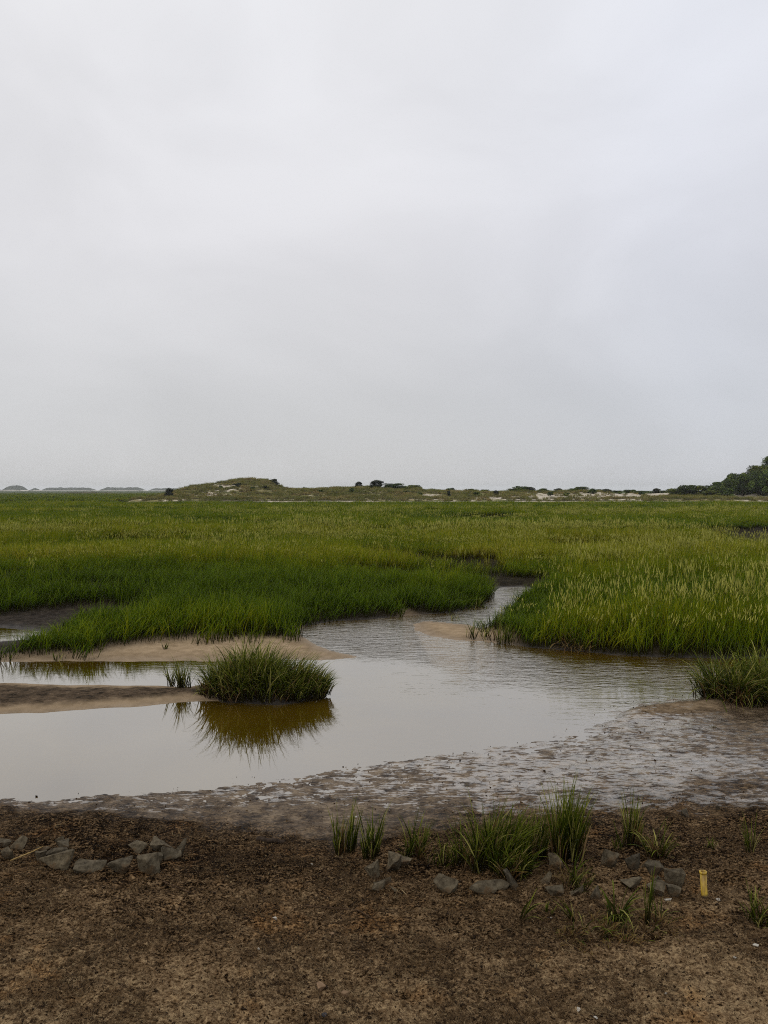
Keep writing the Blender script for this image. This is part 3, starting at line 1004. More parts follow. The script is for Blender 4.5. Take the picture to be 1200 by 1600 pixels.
def rock_mesh(name, w, d, h, seed, mat, lean=0.0, round_=0.0):
    r = random.Random(seed)
    bm = bmesh.new()
    for _ in range(9 if round_ < 0.5 else 14):
        v = Vector((r.gauss(0, 1), r.gauss(0, 1), r.gauss(0, 1)))
        v.normalize()
        v = Vector([math.copysign(abs(c) ** 0.7, c) for c in v])
        zz = min(max(v.z, -0.6), 0.55)
        k = 1.0 if zz > 0.05 else 0.60
        bm.verts.new((v.x * w / 2 * k, v.y * d / 2 * k, zz * h * (0.74 + lean * v.x * 0.45)))
    res = bmesh.ops.convex_hull(bm, input=bm.verts)
    bmesh.ops.delete(bm, geom=[e for e in res['geom_interior'] if isinstance(e, bmesh.types.BMVert)], context='VERTS')
    bmesh.ops.dissolve_limit(bm, angle_limit=math.radians(14), verts=bm.verts, edges=bm.edges)
    mn = min(w, h)
    bmesh.ops.bevel(bm, geom=list(bm.edges), offset=mn * 0.05, segments=2, profile=0.6, affect='EDGES', clamp_overlap=True)
    bmesh.ops.triangulate(bm, faces=bm.faces)
    for _ in range(2):
        bmesh.ops.subdivide_edges(bm, edges=[e for e in bm.edges if e.calc_length() > mn * 0.12], cuts=1, use_grid_fill=True)
        bmesh.ops.triangulate(bm, faces=bm.faces)
    co = np.array([v.co for v in bm.verts])
    dx = fbm(co[:, 0] + seed, co[:, 1] + co[:, 2], 9 / max(w, .1) * 0.2, 4, 0.6, seed=seed % 50)
    dz = fbm(co[:, 1] - seed, co[:, 0] - co[:, 2], 9 / max(w, .1) * 0.2, 4, 0.6, seed=(seed + 9) % 50)
    for v, a, b in zip(bm.verts, dx, dz):
        v.co += Vector((a, b, b)) * mn * 0.09
    me = bpy.data.meshes.new(name)
    bm.normal_update()
    bm.to_mesh(me)
    bm.free()
    me.materials.append(mat)
    return me


ROCKS = [
    (3, 1326, 26, 12, 'pale grey slab cut by the left edge behind the faceted stone', 0, 0),
    (25, 1328, 34, 15, 'flat grey slab, top stone at the left edge of the mud', 0.5, 0),
    (12, 1347, 28, 25, 'upright faceted grey stone at the left edge under the flat slab', 0, 0),
    (66, 1332, 36, 13, 'thin pale slab at the back of the left stone ring', -0.4, 0),
    (94, 1326, 18, 18, 'small blunt stone propped behind the left stone ring', 0.6, 0),
    (100, 1334, 32, 15, 'low brownish stone beside the small blunt one', 0, 0),
    (86, 1346, 32, 18, 'rounded stone inside the left ring, crossed by the straw stalk', 0, 1),
    (59, 1354, 24, 24, 'narrow leaning stone at the left end of the front row', 0.8, 0),
    (82, 1365, 60, 26, 'long wedge shaped slab leading the front row of the left ring', 0.5, 0),
    (136, 1370, 54, 18, 'low dark stone second in the front row of the left ring', -0.3, 0),
    (188, 1369, 48, 24, 'black pitted stone third in the front row of the left ring', 0.4, 0),
    (231, 1371, 52, 30, 'round topped grey stone closing the front row of the left ring', 0, 1),
    (210, 1333, 34, 13, 'low flat stone left of the tilted slabs of the left ring', -0.3, 0),
    (256, 1337, 46, 27, 'tilted light brown slab standing highest in the left ring', 0.2, 0),
    (263, 1350, 38, 18, 'light brown slab lying just below the highest tilted slab', -0.7, 0),
    (246, 1352, 20, 16, 'small rounded stone touching the front of the lower slab', 0, 1),
    (280, 1342, 22, 28, 'dark shaded stone behind the right side of the tilted slab', 0, 0),
    (584, 1379, 36, 28, 'brown slab left in the middle group of stones', 0.3, 0),
    (613, 1368, 36, 32, 'blocky upright brown stone topping the middle group', 0, 0),
    (629, 1355, 28, 20, 'blackish stone hidden behind the blocky brown stone', 0, 0),
    (602, 1385, 44, 14, 'long wedge stone below the brown slab of the middle group', -0.5, 0),
    (590, 1395, 30, 14, 'small low stone at the bottom of the middle group', 0, 1),
    (624, 1398, 34, 16, 'pointed stone half sunk right of the middle group', 0.6, 0),
    (698, 1400, 44, 24, 'lone grey wedge stone lying on brown sand before the big clump', -0.4, 0),
    (762, 1398, 70, 16, 'broad low brown stone nearly buried in sand', 0, 1),
    (808, 1396, 42, 32, 'leaning angular slab below the bright grass clump', -0.8, 0),
    (850, 1385, 28, 22, 'grey stone leaning behind the angular slab', 0.3, 0),
    (868, 1402, 30, 16, 'small dark wedge right of the angular slab', 0.5, 0),
    (872, 1358, 36, 18, 'low stone at the foot of the tallest grass tuft', 0, 1),
    (902, 1402, 32, 16, 'low dark stone in the row under the wiry tuft', 0, 0),
    (931, 1407, 34, 18, 'grey sloping stone left of the pale curling grass', -0.5, 0),
    (952, 1358, 44, 27, 'dark pyramid shaped stone at the back of the right group', 0, 0),
    (990, 1362, 28, 24, 'squat dark stone next to the pyramid shaped one', 0.4, 0),
    (1009, 1358, 24, 17, 'small dim stone behind the pale stone', 0, 0),
    (1024, 1369, 26, 21, 'pale grey stone, lightest of the right group', 0, 1),
    (1025, 1383, 24, 19, 'dark angular stone directly below the pale grey one', 0.5, 0),
    (1054, 1391, 42, 29, 'large blocky stone at the right end of the right group', 0, 0),
    (1055, 1404, 32, 19, 'low stone in front of the large blocky end stone', -0.4, 0),
    (1026, 1404, 34, 24, 'rounded dark stone between the curling grass and the end stones', 0, 1),
    (992, 1394, 44, 18, 'shaded flat stone behind the curling grass', 0, 0),
    (1073, 1280, 26, 17, 'lone dark stone out on the mudflat beyond the yellow tube', -0.3, 0),
    (1127, 1267, 17, 8, 'small flat stone alone on the mudflat, farthest right', 0, 0),
]
for i, (px, py, w, h, lab, lean, rd) in enumerate(ROCKS):
    X, Y, Z = G(px, py - h * 0.12)
    mp = Y / F
    me = rock_mesh('rock', w * mp * 1.12, w * mp * random.uniform(0.6, 0.95), h * mp * 1.30, 100 + i * 7, M_rock, lean, rd)
    o = link(bpy.data.objects.new('rock', me))
    o.location = (X, Y + w * mp * 0.2, Z + h * mp * 0.30)
    o.rotation_euler = (random.uniform(-.05, .22), random.uniform(-.14, .14), random.uniform(-0.5, .5))
    tag(o, lab, 'rock')


# ------------------------------------------------------------------ yellow plastic tube
def lathe(name, prof, n, mat):
    th = np.linspace(0, 2 * math.pi, n, endpoint=False)
    V = np.concatenate([np.stack([r * np.cos(th), r * np.sin(th), np.full(n, z)], 1) for r, z in prof])
    i = np.arange(n * len(prof)).reshape(len(prof), n)
    Q = np.stack([i[:-1], np.roll(i[:-1], -1, 1), np.roll(i[1:], -1, 1), i[1:]], -1).reshape(-1, 4)
    return mesh_np(name, V, [Q], mat, None, True)


m, t, out = new_mat('yellowed_plastic')
co = t.nodes.new('ShaderNodeTexCoord').outputs['Object']
sp_ = t.nodes.new('ShaderNodeSeparateXYZ')
L(t, co, sp_.inputs[0])
c = ramp(t, noise(t, co, 30, 5, 0.6, 0, (1, 1, 0.3)), [(0.35, (0.22, 0.12, 0.008)), (0.6, (0.55, 0.37, 0.025))])
c = mixc(t, maprange(t, math_n(t, 'ADD', sp_.outputs['Z'], math_n(t, 'MULTIPLY', noise(t, co, 60, 4, 0.6), 0.03)), 0.190, 0.202), c, (0.66, 0.58, 0.28))
c = mixc(t, maprange(t, math_n(t, 'ADD', sp_.outputs['Z'], math_n(t, 'MULTIPLY', noise(t, co, 45, 4, 0.6), 0.06)), 0.085, 0.05), c, (0.05, 0.03, 0.012))
principled(t, out, c, 0.45, 0.5)
M_tube = m
X, Y, Z = G(1101, 1402)
tube = empty('plastic_tube', (X, Y, Z - 0.02))
tube.rotation_euler = (math.radians(-2), math.radians(-3), 0)
tag(tube, 'short yellow stained plastic tube standing upright in the mud', 'tube')
sc_ = Y / F
R_, H_ = 4.9 * sc_, 41 * sc_ + 0.02
link(bpy.data.objects.new('pipe', lathe('pipe', [(R_, -0.03), (R_, H_ - 0.012), (R_ - 0.003, H_ - 0.012), (R_ - 0.003, 0.0)], 28, M_tube)), tube)
link(bpy.data.objects.new('rim', lathe('rim', [(R_ + 0.0005, H_ - 0.014), (R_ + 0.003, H_ - 0.012), (R_ + 0.003, H_), (R_ - 0.0035, H_), (R_ - 0.0035, H_ - 0.014)], 28, M_tube)), tube)


# ------------------------------------------------------------------ sticks, straws, shells
def stick(name, pts, r0, r1, mat, label, cat, sink=0.3):
    Pw = []
    for (px, py) in pts:
        X, Y, Z = G(px, py)
        Pw.append(Vector((X, Y, Z + r0 * (1 - sink) + 0.004)))
    o0 = Pw[0].copy()
    n = 8
    V = []
    m = 14
    path = []
    for k in range(m):
        f = k / (m - 1) * (len(Pw) - 1)
        i = min(int(f), len(Pw) - 2)
        path.append(Pw[i].lerp(Pw[i + 1], f - i) - o0 + Vector((0, random.uniform(-1, 1) * r0 * 0.25, random.uniform(-.1, .2) * r0)))
    for k, p in enumerate(path):
        d = (path[min(k + 1, m - 1)] - path[max(k - 1, 0)]).normalized()
        a = d.cross(Vector((0, 0, 1))).normalized()
        b = a.cross(d)
        r = (r0 + (r1 - r0) * k / (m - 1)) * random.uniform(0.85, 1.15)
        if k in (0, m - 1):
            r *= 0.5
        for j in range(n):
            an = 2 * math.pi * j / n
            V.append(p + a * math.cos(an) * r + b * math.sin(an) * r)
    V = np.array(V)
    i = np.arange(n * m).reshape(m, n)
    Q = np.stack([i[:-1], np.roll(i[:-1], -1, 1), np.roll(i[1:], -1, 1), i[1:]], -1).reshape(-1, 4)
    me = mesh_np(name, V, [Q], mat, None, True)
    o = link(bpy.data.objects.new(name, me))
    o.location = o0
    tag(o, label, cat)


def simple_mat(name, a, b, scale=30, rough=0.8):
    m, t, out = new_mat(name)
    co = t.nodes.new('ShaderNodeTexCoord').outputs['Object']
    n = noise(t, co, scale, 5, 0.6)
    principled(t, out, ramp(t, n, [(0.35, a), (0.65, b)]), rough, 0.08, bump(t, n, 0.4, 0.005))
    return m


M_wood = simple_mat('weathered_wood', (0.016, 0.011, 0.008), (0.05, 0.035, 0.024))
M_twig = simple_mat('twig_bark', (0.03, 0.017, 0.009), (0.09, 0.055, 0.03))
M_straw = simple_mat('straw', (0.22, 0.14, 0.05), (0.38, 0.26, 0.10))
M_shell = simple_mat('shell_white', (0.35, 0.32, 0.27), (0.50, 0.46, 0.38), 80, 0.6)
stick('driftwood', [(400, 1315), (445, 1319)], 0.019, 0.013, M_wood, 'short dark driftwood piece lying at the edge of the puddles', 'driftwood')
stick('twig', [(473, 1417), (515, 1421), (558, 1424), (588, 1441)], 0.006, 0.003, M_twig, 'long thin bent brown twig on dark dirt below the stones', 'twig')
stick('straw_stalk', [(16, 1354), (48, 1341), (68, 1331)], 0.005, 0.003, M_straw, 'pale straw stalk slanting across the left stones', 'straw', -6)
stick('twig', [(252, 1378), (300, 1398)], 0.004, 0.003, M_twig, 'short twig below the round topped stone', 'twig')
stick('twig', [(340, 1418), (395, 1421)], 0.004, 0.002, M_twig, 'thin twig lying level on the open dirt left of the long bent twig', 'twig')


def shell(px, py, w, label, mat=None, name='shell'):
    X, Y, Z = G(px, py)
    s = w * Y / F
    me = rock_mesh(name, s, s * 0.7, s * 0.45, int(px), mat or M_shell, 0, 1)
    o = link(bpy.data.objects.new(name, me))
    o.location = (X, Y, Z + s * 0.12)
    o.rotation_euler = (0.2, 0.1, random.uniform(0, 3))
    tag(o, label, 'shell' if name == 'shell' else 'pebble')


M_peb = simple_mat('pebble_tan', (0.16, 0.10, 0.055), (0.26, 0.17, 0.10))
M_dpeb = simple_mat('pebble_dark', (0.015, 0.014, 0.016), (0.05, 0.048, 0.05), 30, 0.3)
shell(430, 1437, 11, 'white shell chip right beside the bent twig')
shell(404, 1484, 7, 'small white shell chip on open dirt below the twig')
shell(518, 1460, 9, 'tan pebble in open dirt below the bent twig', M_peb, 'pebble')
shell(179, 1425, 8, 'pale pebble below the left ring of stones', M_peb, 'pebble')
shell(1043, 1408, 15, 'long white shell lying at the foot of the yellow tube')
shell(1122, 1407, 9, 'white shell fragment right of the yellow tube')
shell(1181, 1479, 12, 'large white shell near the right edge')
shell(903, 1579, 13, 'broken white shell on sand at the bottom')
shell(930, 1592, 10, 'tiny white shell at the very bottom beside the broken one')
shell(1040, 1553, 7, 'small white fragment on sand at the bottom right')
shell(335, 1580, 9, 'tan pebble on sand at the bottom left', M_peb, 'pebble')
shell(506, 1588, 13, 'glossy dark pebble at the bottom of the sand', M_dpeb, 'pebble')
shell(500, 1545, 24, 'flat tan stone half sunk in the sand', M_peb, 'pebble')
shell(540, 1556, 20, 'second flat tan stone, lower right of the first', M_peb, 'pebble')
shell(861, 1434, 6, 'white shell crumb under the short green sprout')
shell(1148, 1497, 7, 'small white crumb left below the large shell')
shell(488, 1352, 8, 'white chip above the bent twig, by the driftwood')
shell(722, 1140, 9, 'white speck floating on the still creek', None, 'shell')


# ------------------------------------------------------------------ wrack litter over the dirt and the flats
def build_litter():
    coll = bpy.data.collections.new('litter_kinds')
    mats = []
    for nm, a, b in (('litter_dark', (0.008, 0.004, 0.0015), (0.034, 0.019, 0.008)), ('litter_brown', (0.040, 0.022, 0.009), (0.13, 0.080, 0.036)),
                     ('litter_tan', (0.12, 0.080, 0.038), (0.26, 0.19, 0.10))):
        mats.append(simple_mat(nm, a, b, 60))
    for i in range(4):   # crumbs
        me = rock_mesh('crumb', 0.022, 0.018, 0.016, 900 + i, mats[(0, 0, 1, 2)[i]], 0, 0)
        coll.objects.link(bpy.data.objects.new('%02d_crumb' % i, me))
    for i in range(6):   # tangles of fine stalks
        n = 9
        base = np.stack([rng.uniform(-.03, .03, n), rng.uniform(-.03, .03, n), rng.uniform(-.002, .006, n)], 1)
        V, Fs, A = blades(base, rng.uniform(0.03, 0.085, n), rng.uniform(0.0012, 0.0032, n), rng.uniform(1.25, 1.6, n), rng.uniform(-.3, .3, n), rng.uniform(0, 6.28, n), K=4)
        me = mesh_np('tangle', V, Fs, mats[(0, 1, 2, 0, 1, 0)[i]])
        coll.objects.link(bpy.data.objects.new('%02d_tangle' % (4 + i), me))
    n = 170000
    u = rng.uniform(0, 1, n)
    y = 1 / (1 / 3.0 + u * (1 / 6.6 - 1 / 3.0))
    x = rng.uniform(-1, 1, n) * (0.58 * y + 0.6)
    z, a = terrain(x, y, True)
    dens = smooth(fbm(x, y, 1.6, 4, 0.6, seed=120), -0.35, 0.35) * 0.85 + 0.15
    dens = dens * np.where(a['dirt'] > 0.5, 1, 0.10) * (z > 0.004)
    dens *= 1 - 0.35 * smooth(-y, -4.2, -3.6)
    k = rng.uniform(0, 1, n) < dens
    x, y, z = x[k], y[k], z[k]
    n = len(x)
    idx = rng.choice(10, n, p=[0.14, 0.14, 0.24, 0.05, 0.09, 0.11, 0.02, 0.09, 0.08, 0.04])
    s = rng.lognormal(-0.82, 0.45, n)
    s = np.clip(s, 0.2, 1.9)
    o = scatter('wrack_litter', coll, np.stack([x, y, z + 0.002], 1), rng.uniform(0, 6.28, n), np.stack([s, s, s * 0.8], 1), idx, rng.uniform(0, 1, n),
                (rng.normal(0, .15, n), rng.normal(0, .15, n)))
    tag(o, 'dark crumbs and broken stalks of wrack strewn over the dirt', 'litter', kind='stuff')
    # sparse mud crumbs on the flats
    n = 2200
    x = rng.uniform(-4.5, 6.5, n)
    y = rng.uniform(5.6, 10, n)
    z, a = terrain(x, y, True)
    k = (a['flats'] > 0.6) & (z > -0.012) & (np.abs(x) < 0.6 * y + 0.5)
    x, y, z = x[k], y[k], z[k]
    n = len(x)
    s = np.clip(rng.lognormal(-1.0, 0.55, n), 0.15, 1.6)
    o = scatter('mud_crumbs', coll, np.stack([x, y, np.maximum(z, 0) + 0.003], 1), rng.uniform(0, 6.28, n), np.stack([s, s, s], 1), rng.integers(0, 3, n), rng.uniform(0, 1, n))
    tag(o, 'small dark lumps dotted over the wet mudflat', 'mud crumbs', kind='stuff')


build_litter()

# ------------------------------------------------------------------ dunes
D0, D1 = 137.0, 165.0   # foot and ridge distance
RIDGE = [(240, 776), (280, 773), (300, 767), (320, 760), (345, 755), (370, 751), (395, 749), (420, 752), (432, 758), (445, 765), (470, 766), (520, 764), (560, 763),
         (600, 763), (640, 765), (665, 768), (700, 769), (740, 770), (790, 770), (820, 768), (870, 770), (900, 768), (960, 771), (1000, 771), (1040, 772),
         (1100, 775), (1130, 775), (1160, 770), (1200, 746), (1260, 731), (1330, 728), (1420, 740), (1500, 760), (1700, 768)]
rpx = np.array([p[0] for p in RIDGE], float)
rz = CAMZ + (HOR - np.array([p[1] for p in RIDGE], float)) * D1 / F


def dune_z(x, y):
    p = 600 + F * x / D1
    hr = np.interp(p, rpx, rz)
    hr = hr + 0.45 * fbm(x, y * 0, 0.16, 4, 0.6, seed=130)
    base = 1.05
    u = np.clip((y - D0 - 3 * fbm(x, y, 0.05, 2, seed=131)) / (D1 - D0), -0.3, 3)
    up = smooth(u, 0.0, 1.0) ** 0.8
    dn = 1 - 0.9 * smooth(u, 1.0, 1.9)
    z = base + (hr - base) * up * dn
    z = z + (0.75 * fbm(x, y, 0.09, 4, 0.55, seed=132) + 0.25 * fbm(x, y, 0.5, 3, seed=133)) * smooth(u, 0.02, 0.3) * (1 - 0.75 * smooth(u, 0.75, 1.0))
    z = z - 1.2 * smooth(-u, 0.02, 0.3)
    mk = smooth(x, -52, -43)
    return z * mk - 1.2 * (1 - mk)


def dune_material(name, sandamt=0.0):
    m, t, out = new_mat(name)
    co = t.nodes.new('ShaderNodeTexCoord').outputs['Object']
    sp = t.nodes.new('ShaderNodeSeparateXYZ')
    L(t, co, sp.inputs[0])
    X, Y, Z = sp.outputs
    n = noise(t, co, 0.32, 5, 0.66, 0.4, (0.5, 0.8, 1.6))
    n2 = noise(t, co, 1.1, 5, 0.65, 0, (0.6, 1, 1.4))
    bare = attr(t, 'bare')
    v = math_n(t, 'ADD', math_n(t, 'MULTIPLY', n, 0.6), math_n(t, 'MULTIPLY', n2, 0.4))
    f = maprange(t, math_n(t, 'ADD', v, bare), 0.515, 0.56)
    veg = ramp(t, n2, [(0.34, (0.040, 0.046, 0.012)), (0.46, (0.13, 0.125, 0.036)), (0.56, (0.26, 0.22, 0.095)), (0.68, (0.22, 0.14, 0.07))])
    c = mixc(t, f, veg, ramp(t, n2, [(0.3, (0.42, 0.36, 0.27)), (0.7, (0.60, 0.53, 0.42))]))
    principled(t, out, c, 0.9, 0.2, bump(t, n2, 0.8, 0.5))
    return m


M_dune = dune_material('dune_sand')
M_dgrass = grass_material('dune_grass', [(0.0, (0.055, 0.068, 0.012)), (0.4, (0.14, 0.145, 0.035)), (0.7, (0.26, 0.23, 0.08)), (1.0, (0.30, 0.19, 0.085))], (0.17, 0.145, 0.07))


def bare_field(x, y, z):
    p = 600 + F * x / y
    q = HOR - (z - CAMZ) / y * F
    b = np.full(x.shape, -0.012)
    for (cx, cy, rx, ry, k) in [(350, 760, 26, 5, 0.13), (330, 772, 18, 4, 0.10), (400, 766, 20, 4, 0.02), (860, 776, 90, 7, 0.13), (960, 774, 90, 8, 0.15), (1025, 772, 26, 6, 0.3), (670, 774, 26, 3, 0.12),
                                (770, 778, 40, 3, 0.12), (1170, 775, 34, 4, 0.22), (600, 772, 60, 4, 0.03)]:
        b = np.maximum(b, -0.07 + (k + 0.07) * np.exp(-(((p - cx) / rx) ** 2 + ((q - cy) / ry) ** 2)))
    return b


xs = np.linspace(-66, 150, 700)
ys = np.concatenate([np.linspace(D0 - 6, D1 + 6, 150), np.linspace(D1 + 7, D1 + 75, 24)])
Xg, Yg = np.meshgrid(xs, ys)
x, y = Xg.ravel(), Yg.ravel()
z = dune_z(x, y)
i = np.arange(len(x)).reshape(len(ys), len(xs))
Q = np.stack([i[:-1, :-1], i[:-1, 1:], i[1:, 1:], i[1:, :-1]], -1).reshape(-1, 4)
o = link(bpy.data.objects.new('dune_ridge', mesh_np('dune_ridge', np.stack([x, y, z], 1), [Q], M_dune, {'bare': bare_field(x, y, z)}, True)))
tag(o, kind='structure')

# beach grass over the dune slopes
coll = bpy.data.collections.new('dune_blade_kinds')
for i in range(4):
    tuft_proto('%02d_dune_tuft' % i, coll, 0.42, 46, 0.62, 0.05, 0.0, M_dgrass, K=3, lean=0.3, curl=0.7)
n = 20000
x = rng.uniform(-62, 112, n)
y = np.where(rng.uniform(0, 1, n) < 0.11, rng.uniform(132.5, D0 + 2, n), rng.uniform(D0, D1 + 3, n))
z = np.maximum(dune_z(x, y), np.where(y < D0 + 2, terrain(x, y), -9))
bf = bare_field(x, y, z)
k = (z > np.where(y < D0 + 2, 0.7, 1.15)) & (rng.uniform(0, 1, n) < np.clip(0.58 - 5.0 * (bf + 0.012) + 1.2 * fbm(x * .6, y, 0.3, 3, seed=140), 0, 1))
x, y, z = x[k], y[k], z[k]
n = len(x)
s = rng.uniform(0.7, 1.35, n)
o = scatter('dune_grass', coll, np.stack([x, y, z], 1), rng.uniform(0, 6.28, n), np.stack([s, s, s * rng.uniform(0.6, 1.1, n)], 1), rng.integers(0, 4, n),
            np.clip(0.5 + 1.3 * fbm(x, y, 0.16, 3, seed=141) + rng.normal(0, 0.2, n), 0, 1))
tag(o, 'tufts of olive and rust beach grass covering the low dunes', 'beach grass', kind='stuff')


# far dunes across the marsh
def far_dune(px0, px1, top, dist, label_seed, ends=(1, 1)):
    xa, xb = (px0 - 600) / F * dist, (px1 - 600) / F * dist
    cx = (xa + xb) / 2
    zt = (CAMZ + (HOR - top) / F * dist) * 1.12
    nx, ny = 120, 30
    W = (xb - xa) * 1.0
    xs = np.linspace(-W / 2 - 22, W / 2 + 22, nx)
    ys = np.linspace(-26, 26, ny)
    Xg, Yg = np.meshgrid(xs, ys)
    x, y = Xg.ravel(), Yg.ravel()
    ex = np.minimum(x + W / 2, W / 2 - x) / 22.0
    prof = smooth(ex, -0.5, 1.0) * (1 + 0.34 * fbm(x + cx, 0 * y, 0.035, 5, 0.65, seed=label_seed))
    z = zt * prof * np.clip(1 - (y / 24) ** 2, 0, 1) ** 0.5 * (0.93 + 0.16 * fbm(x + cx, y, 0.05, 3, seed=label_seed))
    z = z - 0.4
    bare = np.where(z < zt * (0.10 + 0.2 * fbm(x + cx, 0 * x, 0.02, 2, seed=4)) + 0.9 * np.exp(-np.clip(ex, 0, 9) * 3), 1.0, 0.0)
    i = np.arange(len(x)).reshape(ny, nx)
    Q = np.stack([i[:-1, :-1], i[:-1, 1:], i[1:, 1:], i[1:, :-1]], -1).reshape(-1, 4)
    o = link(bpy.data.objects.new('far_dune', mesh_np('far_dune', np.stack([x, y, z], 1), [Q], M_far, {'bare': bare}, True)))
    o.location = (cx, dist, 0)
    tag(o, kind='structure')


m, t, out = new_mat('far_dune_scrub')
co = t.nodes.new('ShaderNodeTexCoord').outputs['Object']
nn = noise(t, co, 0.12, 4, 0.6)
veg = ramp(t, nn, [(0.35, (0.010, 0.016, 0.006)), (0.65, (0.030, 0.038, 0.016))])
c = mixc(t, attr(t, 'bare'), veg, (0.62, 0.56, 0.46))
principled(t, out, c, 0.9, 0.2)
M_far = m
for a in [(-60, 3, 763, 2050, 5), (7, 41, 758.5, 2050, 12), (48, 62, 761.5, 2050, 14), (66, 150, 762, 2150, 18), (156, 228, 761.8, 2150, 22), (233, 300, 763, 2250, 28)]:
    far_dune(*a)
# thin pale beach in front of the far dunes
me = mesh_np('far_beach', np.array([(-1500, 1900, 0.75), (-430, 1900, 0.75), (-430, 2300, 1.4), (-1500, 2300, 1.4)], float), [np.array([[0, 1, 2, 3]])],
             simple_mat('far_sand', (0.5, 0.45, 0.37), (0.6, 0.55, 0.46), 0.05))
tag(link(bpy.data.objects.new('far_beach', me)), kind='structure')

# low scrubby hummock in the far marsh
xs = np.linspace(-26, 26, 120)
ys = np.linspace(-9, 9, 24)
Xg, Yg = np.meshgrid(xs, ys)
x, y = Xg.ravel(), Yg.ravel()
z = 1.55 * np.clip(1 - (x / 25) ** 2, 0, 1) ** 0.8 * np.clip(1 - (y / 8.5) ** 2, 0, 1) * (0.8 + 0.9 * fbm(x, y, 0.18, 3, seed=33)) - 0.1
i = np.arange(len(x)).reshape(len(ys), len(xs))
Q = np.stack([i[:-1, :-1], i[:-1, 1:], i[1:, 1:], i[1:, :-1]], -1).reshape(-1, 4)
m, t, out = new_mat('hummock_scrub')
co = t.nodes.new('ShaderNodeTexCoord').outputs['Object']
nn = noise(t, co, 0.6, 5, 0.65)
principled(t, out, ramp(t, nn, [(0.35, (0.030, 0.036, 0.012)), (0.65, (0.10, 0.085, 0.04))]), 0.9, 0.2, bump(t, nn, 1.0, 0.5))
o = link(bpy.data.objects.new('marsh_hummock', mesh_np('marsh_hummock', np.stack([x, y, z], 1), [Q], m, None, True)))
o.location = ((137 - 600) / F * 520, 520, 0.2)
tag(o, kind='structure')


# ------------------------------------------------------------------ shrubs and trees
def leaf_material(name, a, b, c3):
    m, t, out = new_mat(name)
    br = attr(t, 'br')
    oi = t.nodes.new('ShaderNodeObjectInfo')
    c = ramp(t, br, [(0, a), (0.55, b), (1, c3)])
    c = mixc(t, 1.0, c, ramp(t, oi.outputs['Random'], [(0, (0.75, 0.85, 0.8)), (0.5, (1, 1, 1)), (1, (1.45, 1.15, 0.9))]), 'MULTIPLY')
    p = principled(t, None, c, 0.6, 0.3)
    tr = t.nodes.new('ShaderNodeBsdfTranslucent')
    L(t, c, tr.inputs['Color'])
    mx = t.nodes.new('ShaderNodeMixShader')
    mx.inputs[0].default_value = 0.2
    L(t, p.outputs[0], mx.inputs[1])
    L(t, tr.outputs[0], mx.inputs[2])
    L(t, mx.outputs[0], out.inputs['Surface'])
    return m


M_fol = leaf_material('foliage_green', (0.010, 0.016, 0.003), (0.060, 0.100, 0.012), (0.26, 0.32, 0.05))
M_dark = leaf_material('foliage_dark', (0.006, 0.009, 0.003), (0.026, 0.036, 0.012), (0.085, 0.10, 0.04))
M_bark = simple_mat('bark', (0.03, 0.022, 0.016), (0.07, 0.055, 0.04), 6)


def crown_mesh(name, w, h, nblob, nleaf, leaf, mat, seed, base=0.12, cone=False):
    r = np.random.default_rng(seed)
    V, B = [], []
    cs = []
    for k in range(nblob):
        a = r.uniform(0, 6.28)
        rr = math.sqrt(r.uniform(0, 1)) * 0.36
        zz = r.uniform(base + 0.18, 0.84)
        lim = math.sqrt(max(0.05, 1 - ((zz - 0.42) / 0.58) ** 2))
        if cone:
            lim = max(0.1, 1.05 - zz)
        cs.append((rr * math.cos(a) * lim * w, rr * math.sin(a) * lim * w, zz * h, r.uniform(0.09, 0.20) * (lim if cone else 1), r.uniform(-0.32, 0.32)))
    per = nleaf // nblob
    for (cx, cy, cz, s, tn) in cs:
        d = r.normal(0, 1, (per, 3))
        d /= np.linalg.norm(d, axis=1)[:, None]
        rad = s * r.uniform(0.55, 1.12, per)[:, None]
        p = np.array([cx, cy, cz]) + d * rad * np.array([w, w, h * 0.75])
        V.append(p)
        B.append(np.clip(0.45 + tn + r.normal(0, 0.22, per), 0, 1))
    C = np.concatenate(V)
    B = np.concatenate(B)
    n = len(C)
    a = r.normal(0, 1, (n, 3))
    a /= np.linalg.norm(a, axis=1)[:, None]
    b = np.cross(a, r.normal(0, 1, (n, 3)))
    b /= np.linalg.norm(b, axis=1)[:, None]
    s = (leaf * r.uniform(0.6, 1.4, n))[:, None]
    Vt = np.stack([C - a * s, C + b * s * 0.55, C + a * s, C - b * s * 0.55], 1).reshape(-1, 3)
    Q = np.arange(n * 4).reshape(n, 4)
    return mesh_np(name, Vt, [Q], mat, {'br': np.repeat(B, 4)})


